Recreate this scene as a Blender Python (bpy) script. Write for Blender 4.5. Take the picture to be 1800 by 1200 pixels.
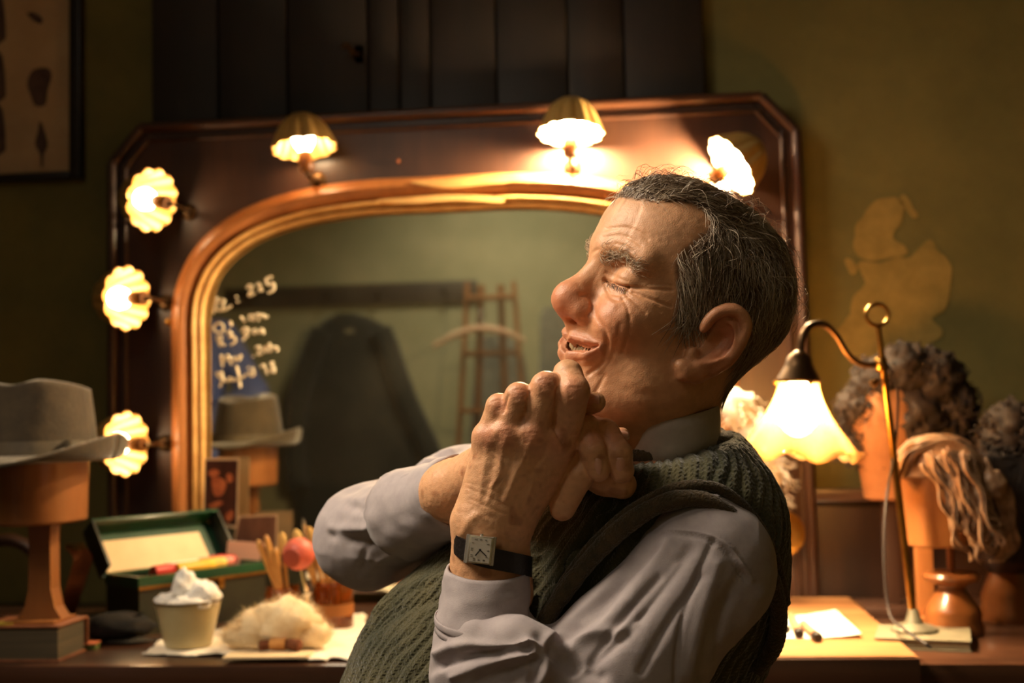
import bpy, bmesh, math, random
import numpy as np
from mathutils import Matrix, Vector
random.seed(7); RNG = np.random.default_rng(11)
PI = math.pi
for o in list(bpy.data.objects): bpy.data.objects.remove(o)
SC = bpy.context.scene
COL = SC.collection
A = np.array

# ------------------------------------------------------------------ camera
FPX = 2100.0
CAM = A([0.0, 0.0, 1.08])
_yaw, _pit, _th = math.atan(.105), math.atan(137/2100), .0235
FW = A([-math.sin(_yaw)*math.cos(_pit), math.cos(_yaw)*math.cos(_pit), math.sin(_pit)])
_R0 = A([math.cos(_yaw), math.sin(_yaw), 0.0]); _U0 = np.cross(_R0, FW)
RT = _R0*math.cos(_th)-_U0*math.sin(_th); UP = _U0*math.cos(_th)+_R0*math.sin(_th)
def ray(u, v): return FW+RT*(u-900)/FPX-UP*(v-600)/FPX
def py(u, v, y): d = ray(u, v); return CAM+d*(y/d[1])                 # pixel -> point on the plane y
def pz(u, v, z): d = ray(u, v); return CAM+d*((z-CAM[2])/d[2])        # pixel -> point on the plane z
def P(u, v, d): return CAM+d*ray(u, v)                                # pixel + distance
cd = bpy.data.cameras.new('camera'); cam = bpy.data.objects.new('camera', cd); COL.objects.link(cam)
cam.matrix_world = Matrix(((RT[0], UP[0], -FW[0], CAM[0]), (RT[1], UP[1], -FW[1], CAM[1]), (RT[2], UP[2], -FW[2], CAM[2]), (0, 0, 0, 1)))
cd.sensor_width = 36; cd.lens = FPX*36/1800; cd.clip_start = .02
cd.dof.use_dof = True; cd.dof.focus_distance = 1.03; cd.dof.aperture_fstop = 4.8
SC.camera = cam

# ------------------------------------------------------------------ light
w = bpy.data.worlds.new('world'); SC.world = w; w.use_nodes = True
w.node_tree.nodes['Background'].inputs[0].default_value = (.9, .75, .55, 1)
w.node_tree.nodes['Background'].inputs[1].default_value = .012
SC.view_settings.view_transform = 'Standard'; SC.view_settings.look = 'None'
SC.view_settings.exposure = 0; SC.view_settings.gamma = 1
SC.cycles.use_denoising = True; SC.cycles.sample_clamp_indirect = 6
def area(name, loc, target, size, power, col, spread=PI):
    l = bpy.data.lights.new(name, 'AREA'); l.shape = 'DISK'; l.size = size; l.energy = power; l.color = col; l.spread = spread
    o = bpy.data.objects.new(name, l); COL.objects.link(o); o.location = loc
    o.rotation_euler = (Vector(target)-Vector(loc)).to_track_quat('-Z', 'Y').to_euler(); return o
LIGHTS = [area('key_light', (-.95, .92, 2.05), (-.05, 1.1, 1.05), .6, 12, (1.0, .82, .62), math.radians(118)),  # soft key from upper left, added to light the man; no fitting hangs there
          area('fill_light', (-.9, -.5, 2.72), (-.1, 1.2, 1.0), .5, 2.2, (1.0, .86, .70), math.radians(120)),
          area('room_light', (-.6, -.2, 2.7), (-.5, -1.1, .9), .5, 8, (1.0, .88, .68), math.radians(100))]

# ------------------------------------------------------------------ materials
def lin(r, g, b):
    return tuple(((c/255)/12.92 if c/255 <= .04045 else ((c/255+.055)/1.055)**2.4) for c in (r, g, b))
MATS = {}
def M(name, c1, c2=None, rough=.5, metal=0, scale=8, stretch=(1, 1, 1), detail=6, bump=0, bscale=None, coat=0, sheen=0,
      sss=0, emit=None, estr=0, trans=0, alpha=1, ior=1.45, attr=None, contrast=(.35, .65), spec=.5, lo_rough=None, c3=None):
    if name in MATS: return MATS[name]
    m = bpy.data.materials.new(name); m.use_nodes = True; nt = m.node_tree; b = nt.nodes['Principled BSDF']
    N = nt.nodes.new; L = nt.links.new
    def setc(c): return (*c, 1)
    b.inputs['Roughness'].default_value = rough; b.inputs['Metallic'].default_value = metal; b.inputs['IOR'].default_value = ior
    b.inputs['Specular IOR Level'].default_value = spec
    b.inputs['Base Color'].default_value = setc(c1)
    if coat: b.inputs['Coat Weight'].default_value = coat; b.inputs['Coat Roughness'].default_value = .12
    if sheen: b.inputs['Sheen Weight'].default_value = sheen; b.inputs['Sheen Roughness'].default_value = .4
    if sss:
        b.inputs['Subsurface Weight'].default_value = sss; b.inputs['Subsurface Radius'].default_value = (1, .35, .18); b.inputs['Subsurface Scale'].default_value = .004
    if trans: b.inputs['Transmission Weight'].default_value = trans
    if alpha < 1: b.inputs['Alpha'].default_value = alpha
    if emit: b.inputs['Emission Color'].default_value = setc(emit); b.inputs['Emission Strength'].default_value = estr
    tc = N('ShaderNodeTexCoord'); mp = N('ShaderNodeMapping'); mp.inputs['Scale'].default_value = stretch
    L(tc.outputs['Object'], mp.inputs[0])
    colout = None
    if c2 is not None:
        nz = N('ShaderNodeTexNoise'); nz.inputs['Scale'].default_value = scale; nz.inputs['Detail'].default_value = detail; nz.inputs['Roughness'].default_value = .65
        L(mp.outputs[0], nz.inputs['Vector'])
        rp = N('ShaderNodeValToRGB'); rp.color_ramp.elements[0].position = contrast[0]; rp.color_ramp.elements[1].position = contrast[1]
        rp.color_ramp.elements[0].color = setc(c1); rp.color_ramp.elements[1].color = setc(c2)
        if c3 is not None: e = rp.color_ramp.elements.new((contrast[0]+contrast[1])/2); e.color = setc(c3)
        L(nz.outputs['Fac'], rp.inputs[0]); colout = rp.outputs[0]
    if attr:
        at = N('ShaderNodeAttribute'); at.attribute_name = attr
        if colout is None: colout = at.outputs['Color']
        else:
            mx = N('ShaderNodeMix'); mx.data_type = 'RGBA'; mx.blend_type = 'MULTIPLY'; mx.inputs[0].default_value = 1
            L(colout, mx.inputs[6]); L(at.outputs['Color'], mx.inputs[7]); colout = mx.outputs[2]
    if colout is not None: L(colout, b.inputs['Base Color'])
    if bump:
        n2 = N('ShaderNodeTexNoise'); n2.inputs['Scale'].default_value = bscale or scale*4; n2.inputs['Detail'].default_value = 5
        L(mp.outputs[0], n2.inputs['Vector'])
        bp = N('ShaderNodeBump'); bp.inputs['Strength'].default_value = bump; bp.inputs['Distance'].default_value = .004
        L(n2.outputs['Fac'], bp.inputs['Height']); L(bp.outputs[0], b.inputs['Normal'])
    MATS[name] = m; return m

# ------------------------------------------------------------------ mesh building
class MB:
    def __init__(s): s.v = []; s.f = []
    def add(s, vs, fs):
        k = len(s.v); s.v += [tuple(map(float, p)) for p in vs]; s.f += [tuple(i+k for i in f) for f in fs]; return s
    def box(s, c, h, ax=None, bev=0.0):
        c = A(c, float); h = A(h, float); ax = np.eye(3) if ax is None else A(ax, float)
        b = min(bev, *(h*.49)) if bev else 0
        if not b:
            vs = [c+(ax.T@(h*A(q))) for q in [(-1,-1,-1),(1,-1,-1),(1,1,-1),(-1,1,-1),(-1,-1,1),(1,-1,1),(1,1,1),(-1,1,1)]]
            return s.add(vs, [(0,3,2,1),(4,5,6,7),(0,1,5,4),(1,2,6,5),(2,3,7,6),(3,0,4,7)])
        bm = bmesh.new(); bmesh.ops.create_cube(bm, size=2)
        for v in bm.verts: v.co = Vector(tuple(h*A(v.co)))
        bmesh.ops.bevel(bm, geom=bm.edges[:], offset=b, segments=2, affect='EDGES', profile=.6)
        bm.verts.index_update(); vs = [c+ax.T@A(v.co) for v in bm.verts]; fs = [[v.index for v in f.verts] for f in bm.faces]; bm.free()
        return s.add(vs, fs)
    def tube(s, path, r, n=10, cap=True, closed=False, squash=None, up=None):
        p = A(path, float); m = len(p); r = np.broadcast_to(A(r, float), (m,))
        t = (np.roll(p,-1,0)-np.roll(p,1,0)) if closed else np.gradient(p, axis=0)
        t /= np.linalg.norm(t, axis=1)[:, None]+1e-12
        if up is not None: a = np.broadcast_to(A(up, float), t.shape)
        else:
            a0 = A([0,0,1.]) if abs(t[0][2]) < .9 else A([1.,0,0]); a = np.zeros_like(t); cur = a0
            for i in range(m):
                cur = cur-t[i]*(cur@t[i]); cur /= np.linalg.norm(cur)+1e-12; a[i] = cur
        bx = np.cross(t, a); bx /= np.linalg.norm(bx, axis=1)[:, None]+1e-12; a = np.cross(bx, t)
        sq = (1, 1) if squash is None else squash
        vs = []
        for i in range(m):
            for k in range(n):
                w = 2*PI*k/n; vs.append(p[i]+r[i]*(math.cos(w)*bx[i]*sq[0]+math.sin(w)*a[i]*sq[1]))
        fs = []
        for i in range(m if closed else m-1):
            j = (i+1) % m
            for k in range(n): fs.append((i*n+k, i*n+(k+1) % n, j*n+(k+1) % n, j*n+k))
        if cap and not closed:
            fs.append(tuple(range(n))[::-1]); fs.append(tuple((m-1)*n+k for k in range(n)))
        return s.add(vs, fs)
    def lathe(s, prof, o=(0,0,0), n=24, ax=None, wav=None, cap=True):
        """prof: (r, h) pairs; ax rows = x, y, axis; wav(theta, i) multiplies the radius"""
        o = A(o, float); ax = np.eye(3) if ax is None else A(ax, float); vs = []; fs = []
        for i, (r, h) in enumerate(prof):
            for k in range(n):
                w = 2*PI*k/n; q = r*(wav(w, i) if wav else 1)
                vs.append(o+ax.T@A([q*math.cos(w), q*math.sin(w), h]))
        for i in range(len(prof)-1):
            for k in range(n): fs.append((i*n+k, i*n+(k+1) % n, (i+1)*n+(k+1) % n, (i+1)*n+k))
        if cap:
            fs.append(tuple(range(n))[::-1]); fs.append(tuple((len(prof)-1)*n+k for k in range(n)))
        return s.add(vs, fs)
    def prism(s, poly, e):
        """poly: 3d outline, e: extrusion vector"""
        n = len(poly); p = [A(q, float) for q in poly]; e = A(e, float)
        return s.add(p+[q+e for q in p], [tuple(range(n))[::-1], tuple(range(n, 2*n))]+[(i, (i+1) % n, (i+1) % n+n, i+n) for i in range(n)])
    def ball(s, c, r, n=12, m=8, ax=None):
        c = A(c, float); r = np.broadcast_to(A(r, float), (3,)); ax = np.eye(3) if ax is None else A(ax, float); vs = []; fs = []
        for i in range(1, m):
            for k in range(n):
                a, b = PI*i/m, 2*PI*k/n; vs.append(c+ax.T@(r*A([math.sin(a)*math.cos(b), math.sin(a)*math.sin(b), math.cos(a)])))
        vs += [c+ax.T@(r*A([0,0,1])), c-ax.T@(r*A([0,0,1]))]; T = len(vs)-2
        for i in range(m-2):
            for k in range(n): fs.append((i*n+k, (i+1)*n+k, (i+1)*n+(k+1) % n, i*n+(k+1) % n))
        for k in range(n): fs.append((T, k, (k+1) % n)); fs.append((T+1, (m-2)*n+(k+1) % n, (m-2)*n+k))
        return s.add(vs, fs)
    def sheet(s, fn, nu, nv, thick=None):
        """fn(u,v) -> point over [0,1]^2; thick: offset vector for a second skin"""
        vs = [A(fn(i/(nu-1), j/(nv-1)), float) for j in range(nv) for i in range(nu)]
        fs = [(j*nu+i, j*nu+i+1, (j+1)*nu+i+1, (j+1)*nu+i) for j in range(nv-1) for i in range(nu-1)]
        if thick is None: return s.add(vs, fs)
        k = len(vs); th = A(thick, float); vs2 = [q+th for q in vs]
        f2 = [tuple(i+k for i in f)[::-1] for f in fs]
        rim = [i for i in range(nu)]+[j*nu+nu-1 for j in range(1, nv)]+[(nv-1)*nu+i for i in range(nu-2, -1, -1)]+[j*nu for j in range(nv-2, 0, -1)]
        return s.add(vs+vs2, fs+f2+[(rim[i], rim[i]+k, rim[(i+1) % len(rim)]+k, rim[(i+1) % len(rim)]) for i in range(len(rim))])

ORIG = {}
def link(o, parent):
    COL.objects.link(o)
    if parent is not None: o.parent = parent
    return o
def obj(name, mb, mat, parent=None, smooth=True, local=False, kind=None, label=None):
    """one mesh object; world-space vertices are moved into the parent's frame unless local"""
    v = A(mb.v, float).reshape(-1, 3)
    if parent is not None and not local: v = v-ORIG[parent.name]
    me = bpy.data.meshes.new(name); me.from_pydata(v.tolist(), [], [list(f) for f in mb.f]); me.update()
    bm = bmesh.new(); bm.from_mesh(me); bmesh.ops.recalc_face_normals(bm, faces=bm.faces[:]); bm.to_mesh(me); bm.free()
    if smooth:
        me.polygons.foreach_set('use_smooth', [True]*len(me.polygons))
        if smooth != 'full': me.set_sharp_from_angle(angle=math.radians(38))
    me.materials.append(mat); o = bpy.data.objects.new(name, me); link(o, parent); ORIG[o.name] = ORIG[parent.name] if parent is not None else np.zeros(3)
    if kind: o['kind'] = kind
    if label: o['label'] = label
    return o
def raw(name, V, Fq, mat, parent=None, col=None, kind=None, smooth=True):
    """fast mesh object from numpy arrays (world space), quads or triangles, optional per-vertex colour"""
    V = np.asarray(V, np.float32)
    if parent is not None: V = V-ORIG[parent.name].astype(np.float32)
    Fq = np.asarray(Fq, np.int32); k = Fq.shape[1]; me = bpy.data.meshes.new(name)
    me.vertices.add(len(V)); me.vertices.foreach_set('co', V.ravel())
    me.loops.add(Fq.size); me.loops.foreach_set('vertex_index', Fq.ravel())
    me.polygons.add(len(Fq)); me.polygons.foreach_set('loop_start', np.arange(0, Fq.size, k, dtype=np.int32))
    me.update(calc_edges=True)
    if smooth: me.polygons.foreach_set('use_smooth', np.ones(len(Fq), bool))
    if col is not None:
        at = me.color_attributes.new('col', 'FLOAT_COLOR', 'POINT'); c4 = np.ones((len(V), 4), np.float32); c4[:, :3] = col; at.data.foreach_set('color', c4.ravel())
    me.validate(); me.materials.append(mat); o = bpy.data.objects.new(name, me); link(o, parent); ORIG[o.name] = ORIG[parent.name] if parent is not None else np.zeros(3)
    if kind: o['kind'] = kind
    return o
def tag(o, label, cat, group=None):
    o['label'] = label; o['category'] = cat
    if group: o['group'] = group
    return o
def thing(name, label, cat, loc, group=None, parent=None):
    o = bpy.data.objects.new(name, None); COL.objects.link(o); o.location = tuple(map(float, loc)); o.empty_display_size = .05
    ORIG[o.name] = A(loc, float); return tag(o, label, cat, group)
def struct(o): o['kind'] = 'structure'; return o
def curve(pts, n=40, closed=False):
    """Catmull-Rom through the points"""
    p = A(pts, float)
    if closed: q = np.vstack([p[-1:], p, p[:2]])
    else: q = np.vstack([2*p[0]-p[1], p, 2*p[-1]-p[-2]])
    m = len(q)-3; out = []
    for t in np.linspace(0, m, n, endpoint=not closed):
        i = min(int(t), m-1); s = t-i; a, b, c, d = q[i:i+4]
        out.append(.5*((2*b)+(-a+c)*s+(2*a-5*b+4*c-d)*s*s+(-a+3*b-3*c+d)*s**3))
    return A(out)
def frame(zax, xh=(1, 0, 0)):
    z = A(zax, float); z = z/np.linalg.norm(z); x = A(xh, float); x = x-z*(x@z)
    if np.linalg.norm(x) < 1e-4: x = A([0,1.,0]); x = x-z*(x@z)
    x /= np.linalg.norm(x); return A([x, np.cross(z, x), z])

def vnoise(p, seed=0):
    """smooth value noise in [-1,1] at points p (n,3)"""
    p = np.asarray(p, np.float64); i = np.floor(p).astype(np.int64); f = p-i; f = f*f*(3-2*f)
    def h(a, b, c):
        n = (a*374761393+b*668265263+c*2147483647*31+seed*1013904223) & 0xffffffff
        n = ((n ^ (n >> 13))*1274126177) & 0xffffffff; n = n ^ (n >> 16)
        return (n & 0xffff)/32767.5-1
    r = 0
    for a in (0, 1):
        for b in (0, 1):
            for c in (0, 1):
                r = r+h(i[:,0]+a, i[:,1]+b, i[:,2]+c)*(f[:,0] if a else 1-f[:,0])*(f[:,1] if b else 1-f[:,1])*(f[:,2] if c else 1-f[:,2])
    return r
# ------------------------------------------------------------------ the room
YW = 2.32          # wall behind the mirror
ZT = .735          # table top
m_wall = M('olive_plaster', lin(106, 99, 52), lin(122, 112, 60), rough=.75, scale=5, bump=.25, bscale=60)
m_wall2 = M('sage_plaster', lin(144, 142, 108), lin(158, 154, 120), rough=.8, scale=4, bump=.2, bscale=50)
m_patch = M('bare_plaster', lin(166, 140, 74), lin(140, 120, 60), rough=.9, scale=22, bump=.5, bscale=70)
m_mahog = M('dark_mahogany', lin(46, 29, 21), lin(72, 45, 31), rough=.42, scale=9, stretch=(1, 1, .12), coat=.12, bump=.08)
m_mahog_h = M('dark_mahogany_long', lin(48, 30, 21), lin(80, 50, 33), rough=.32, scale=9, stretch=(.1, 1, 1), coat=.3, bump=.08)
m_blackwood = M('black_stained_board', lin(30, 25, 21), lin(42, 33, 27), rough=.55, scale=12, stretch=(1, 1, .08), bump=.1)
m_mould = M('reddish_moulding', lin(150, 92, 48), lin(178, 114, 62), rough=.42, scale=14, stretch=(1, 1, .25), coat=.2, bump=.08)
m_gold = M('worn_gilt', lin(222, 178, 110), lin(196, 146, 82), rough=.4, metal=.1, scale=30, bump=.1)
m_floor = M('floor_boards', lin(70, 46, 28), lin(92, 62, 38), rough=.45, scale=6, stretch=(1, .1, 1))
m_ceil = M('ceiling_paint', lin(150, 140, 110), rough=.9)

def slab(name, c, h, m): return struct(obj(name, MB().box(c, h), m, smooth=False))
floor = slab('floor', (-.5, .6, -.03), (2.5, 1.8, .03), m_floor)
ceil_ = slab('ceiling', (-.5, .6, 2.83), (2.5, 1.8, .03), m_ceil)
wall_b = slab('wall_back', (-.5, YW+.03, 1.4), (2.5, .03, 1.4), m_wall)
wall_f = slab('wall_front', (-.5, -1.13, 1.4), (2.5, .03, 1.4), m_wall2)
wall_l = slab('wall_left', (-2.93, .6, 1.4), (.03, 1.8, 1.4), m_wall)
wall_r = slab('wall_right', (1.93, .6, 1.4), (.03, 1.8, 1.4), m_wall)
# floor boards
for i in range(24):
    obj('floor_board', MB().box((-2.85+i*.2, .6, .004), (.098, 1.68, .004), bev=.002), m_floor, floor, smooth=False)
# bare plaster patches where the paint has come off
def patch(pts, wave=3):
    c = curve([py(u, v, YW) for u, v in pts], len(pts)*4, closed=True)
    c[:, [0, 2]] += np.stack([vnoise(c*60, wave), vnoise(c*60, wave+9)], 1)*.005
    obj('plaster_patch', MB().prism(c, (0, -.0025, 0)), m_patch, wall_b, smooth=False)
patch([(1500,440),(1502,405),(1520,372),(1545,350),(1580,352),(1586,385),(1574,400),(1572,420),(1588,430),(1590,448),(1550,455),(1515,455)], 1)
patch([(1590,340),(1602,352),(1615,378),(1604,382),(1592,362),(1583,350)], 2)
patch([(1505,462),(1560,458),(1600,450),(1632,425),(1650,440),(1668,462),(1670,495),(1662,540),(1640,560),(1655,590),(1600,625),(1560,650),(1500,640),(1470,590),(1490,560),(1500,520),(1520,495)], 3)
patch([(1488,455),(1502,458),(1508,475),(1495,480)], 4)
patch([(1340,620),(1336,660),(1345,690),(1352,650)], 5)
# wooden dado right of the mirror
zd = py(1480, 868, YW)[2]
dado = struct(obj('trim_1', MB().box((1.1, YW-.008, zd/2), (.80, .006, zd/2)), m_mahog, smooth=False))
obj('dado_rail', MB().box((1.1, YW-.022, zd), (.80, .02, .012), bev=.004), m_mahog_h, dado)
for i in range(8): obj('dado_board', MB().box((.4+i*.2, YW-.018, zd/2), (.096, .005, zd/2-.02), bev=.003), m_mahog, dado)
# dark boarded panel above the mirror
pan = tag(obj('boarded_panel', MB().box((-.39, YW-.008, 1.75), (.535, .006, .9)), m_blackwood, smooth=False), 'dark stained vertical board panel rising above the arched mirror', 'panel')
xs = [py(u, 60, YW)[0] for u in (275, 392, 512, 652, 706, 760, 874, 998, 1096, 1235)]
for a, b in zip(xs[:-1], xs[1:]):
    obj('board', MB().box(((a+b)/2, YW-.022, 1.75), ((b-a)/2-.0022, .008, .9), bev=.003), m_blackwood, pan)
m_brass = M('aged_brass', lin(176, 134, 66), lin(140, 98, 44), rough=.28, metal=1, scale=20, bump=.05)
m_darkbrass = M('dark_bronze', lin(92, 70, 46), lin(70, 52, 34), rough=.4, metal=.9, scale=20)
hk = thing('coat_hook', 'small iron coat hook screwed to the dark board panel', 'hook', py(632, 96, YW-.027))
c = py(632, 96, YW-.027)
obj('back_plate', MB().box(c+A([0, 0, 0]), (.011, .003, .02), bev=.002), m_darkbrass, hk)
obj('prong', MB().tube(curve([c+A(q) for q in [(0,-.002,0),(-.006,-.03,-.004),(-.016,-.04,.008),(-.026,-.038,.004)]], 14), .005, 8), m_darkbrass, hk)

# framed specimen print on the left
m_paper_old = M('aged_print_paper', lin(196, 166, 128), lin(176, 144, 108), rough=.7, scale=6)
m_blackframe = M('black_frame_wood', lin(26, 20, 17), lin(36, 28, 22), rough=.35, scale=20, stretch=(1, 1, .1))
m_ink = M('brown_print_ink', lin(92, 70, 62), lin(70, 52, 48), rough=.8, scale=40)
br = py(143, 313, YW-.02); pic = thing('framed_print', 'framed specimen print in black frame hanging on the olive wall', 'picture', (br[0]-.22, YW, br[2]))
x1, z0, x0, z1 = br[0], br[2], br[0]-.44, br[2]+.62
obj('print_sheet', MB().box(((x0+x1)/2, YW-.012, (z0+z1)/2), ((x1-x0)/2-.012, .003, (z1-z0)/2-.008)), m_paper_old, pic, smooth=False)
for cx, cz, hx, hz in [(x1-.0115, (z0+z1)/2, .0115, (z1-z0)/2), (x0+.0115, (z0+z1)/2, .0115, (z1-z0)/2), ((x0+x1)/2, z0+.0075, (x1-x0)/2-.023, .0075), ((x0+x1)/2, z1-.0115, (x1-x0)/2-.023, .0115)]:
    obj('frame_rail', MB().box((cx, YW-.014, cz), (hx, .014, hz), bev=.003), m_blackframe, pic)
def blot(pts): obj('printed_figure', MB().prism(curve([py(u, v, YW-.0152) for u, v in pts], 24, True), (0, -.0004, 0)), m_ink, pic, smooth=False)
blot([(48,24),(60,22),(74,32),(72,42),(58,36)])
blot([(54,128),(66,120),(84,120),(91,132),(84,160),(80,184),(62,186),(54,168),(48,148)])
blot([(71,212),(80,236),(84,256),(77,272),(76,292),(72,292),(70,270),(62,254),(66,234)])
for cy in (30, 132, 226): blot([(-14,cy-36),(2,cy-38),(8,cy-10),(10,cy+24),(8,cy+40),(-14,cy+44)])
for cy in (30, 132, 226): blot([(-60,cy-30),(-44,cy-38),(-34,cy-8),(-44,cy+36),(-60,cy+30),(-68,cy)])

# ------------------------------------------------------------------ the lighted mirror
YB = 2.25
mir = thing('dressing_mirror', 'large dark mahogany dressing mirror with arched gilt moulding and lamps around', 'mirror', (-.361, YB, ZT))
MX = -.361; xl, xr, zt, ch = -1.03, .308, 1.677, .07
outline = [(xl, ZT+.001), (xr, ZT+.001), (xr, zt-ch), (xr-ch*.88, zt), (xl+ch*.88, zt), (xl, zt-ch)]
arch_px_in = [(360,600),(360,560),(365,522),(382,482),(410,450),(460,418),(540,393),(650,377),(790,371)]
def half(pxs, y):
    q = A([py(u, v, y) for u, v in pxs]); q[0, 0] = q[1, 0]; q[-1, 0] = MX; q = curve(q, 34); q[-1, 0] = MX
    low = A([[q[0, 0], y, ZT+.02]]); L_ = np.vstack([low, q]); R_ = L_[::-1][1:].copy(); R_[:, 0] = 2*MX-R_[:, 0]
    return np.vstack([L_, R_])
arch = half(arch_px_in, YB)
def offset(path, d):
    t = np.gradient(path, axis=0); n = np.stack([-t[:, 2], 0*t[:, 0], t[:, 0]], 1); n /= np.linalg.norm(n, axis=1)[:, None]+1e-9
    return path+n*d
arch_o = offset(arch, .068); arch_o[:, 2] = np.maximum(arch_o[:, 2], ZT+.001)
# board = outline with the arch cut out (strip between the two loops)
def ring_board(y, th):
    inner = offset(arch, .03); mb = MB(); n = len(inner)
    per = []
    for p in inner:   # project each inner point to the outline
        d = A([p[0]-MX, p[2]-1.05]); best = 9
        for (ax_, az), (bx_, bz) in zip(outline, outline[1:]+outline[:1]):
            e = A([bx_-ax_, bz-az]); o_ = A([ax_-MX, az-1.05]); den = d[0]*e[1]-d[1]*e[0]
            if abs(den) < 1e-9: continue
            t = (o_[0]*e[1]-o_[1]*e[0])/den; s_ = (o_[0]*d[1]-o_[1]*d[0])/den
            if t > 0 and -1e-6 <= s_ <= 1+1e-6: best = min(best, t)
        per.append((MX+d[0]*best, 1.05+d[1]*best))
    per[0] = (xl, ZT+.001); per[-1] = (xr, ZT+.001)
    vs = [(p[0], y, p[2]) for p in inner]+[(a, y, b) for a, b in per]
    vs += [(p[0], y+th, p[2]) for p in inner]+[(a, y+th, b) for a, b in per]
    fs = []
    for i in range(n-1):
        fs += [(i, i+1, n+i+1, n+i), (2*n+i+1, 2*n+i, 3*n+i, 3*n+i+1), (n+i, n+i+1, 3*n+i+1, 3*n+i), (i+1, i, 2*n+i, 2*n+i+1)]
    return mb.add(vs, fs)
obj('back_board', ring_board(YB+.012, .024), m_mahog, mir, smooth=False)
ol = outline[1:]+outline[:1]
path = [(x, YB+.006, z) for x, z in [outline[1], outline[2], outline[3], outline[4], outline[5], outline[0]]]
def mould_seg(a, b, r, m, nm):
    obj(nm, MB().tube([a, b], r, 12), m, mir)
for a, b in zip(path[:-1], path[1:]): mould_seg(a, b, .0095, m_mahog_h if abs(a[2]-b[2]) < .01 else m_mahog, 'edge_bead')
for a, b in zip(path[:-1], path[1:]):
    a = A(a); b = A(b); k = .94; cc = A([MX, 0, 1.2]); sh = A([.0, .003, 0]); d = A([b[2]-a[2], 0, -(b[0]-a[0])]); d /= np.linalg.norm(d); d *= np.sign(d@(cc-a)*A([1]))[0]
    mould_seg(a+d*.026+sh, b+d*.026+sh, .005, m_mahog, 'inner_bead')
# arched moulding: reddish wood band and gilt beads
def band(path0, d0, d1, y0, bulge, n=7):
    rows = [offset(path0, d0+(d1-d0)*k/(n-1))-A([0, 1., 0])*(y0+bulge*math.sin(PI*k/(n-1))) for k in range(n)]
    for r_ in rows: r_[:, 2] = np.maximum(r_[:, 2], ZT+.001)
    rows = [rows[0]+A([0, y0+.01, 0])]+rows+[rows[-1]+A([0, y0+.01, 0])]
    m_ = len(path0); mb = MB(); vs = np.vstack(rows); fs = [(i*m_+j, i*m_+j+1, (i+1)*m_+j+1, (i+1)*m_+j) for i in range(len(rows)-1) for j in range(m_-1)]
    return mb.add(vs, fs)
obj('wood_moulding', band(arch, .026, .069, -.002, .022), m_mould, mir)
obj('gilt_bead', band(arch, .013, .0265, 0, .012), m_gold, mir)
obj('gilt_bead', band(arch, .002, .0125, -.004, .009), m_gold, mir)
# torn veneer on the crown of the arch
for pts in ([(725,318),(800,314),(860,313),(905,318),(850,324),(790,330),(740,324)], [(660,352),(720,346),(800,342),(876,346),(880,355),(800,352),(720,357)]):
    obj('veneer_scar', MB().prism(curve([py(u, v, YB-.0215) for u, v in pts], 30, True), (0, .004, 0)), M('bare_wood_scar', lin(214, 172, 104), lin(188, 140, 76), rough=.5, scale=40, stretch=(.3, 1, 1)), mir, smooth=False)
m_glass = bpy.data.materials.new('old_mirror_glass'); m_glass.use_nodes = True
nt = m_glass.node_tree; b = nt.nodes['Principled BSDF']; b.inputs['Metallic'].default_value = 1; b.inputs['Base Color'].default_value = (.80, .80, .72, 1)
b.inputs['Roughness'].default_value = .03
df = nt.nodes.new('ShaderNodeBsdfDiffuse'); df.inputs[0].default_value = (.30, .28, .20, 1); mx = nt.nodes.new('ShaderNodeMixShader')
nz = nt.nodes.new('ShaderNodeTexNoise'); nz.inputs['Scale'].default_value = 5; nz.inputs['Detail'].default_value = 8; tc = nt.nodes.new('ShaderNodeTexCoord'); nt.links.new(tc.outputs['Object'], nz.inputs['Vector'])
rg = nt.nodes.new('ShaderNodeMapRange'); rg.inputs[1].default_value = .45; rg.inputs[2].default_value = .8; rg.inputs[3].default_value = .03; rg.inputs[4].default_value = .12
nt.links.new(nz.outputs['Fac'], rg.inputs[0]); nt.links.new(rg.outputs[0], mx.inputs[0]); nt.links.new(b.outputs[0], mx.inputs[1]); nt.links.new(df.outputs[0], mx.inputs[2])
nt.links.new(mx.outputs[0], nt.nodes['Material Output'].inputs[0])
gl = offset(arch, .02); n = len(gl); poly = [(p[0], YB+.02, p[2]) for p in gl]
obj('mirror_glass', MB().prism(poly, (0, .004, 0)), m_glass, mir, smooth=False)
# knobs on the board
for u, v, r in ((297, 566, .008), (700, 283, .0035)):
    obj('knob', MB().ball(py(u, v, YB+.006), (r, r*1.1, r), 14, 8), m_brass if v > 400 else M('wood_plug', lin(150, 80, 40), rough=.5), mir)
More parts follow.
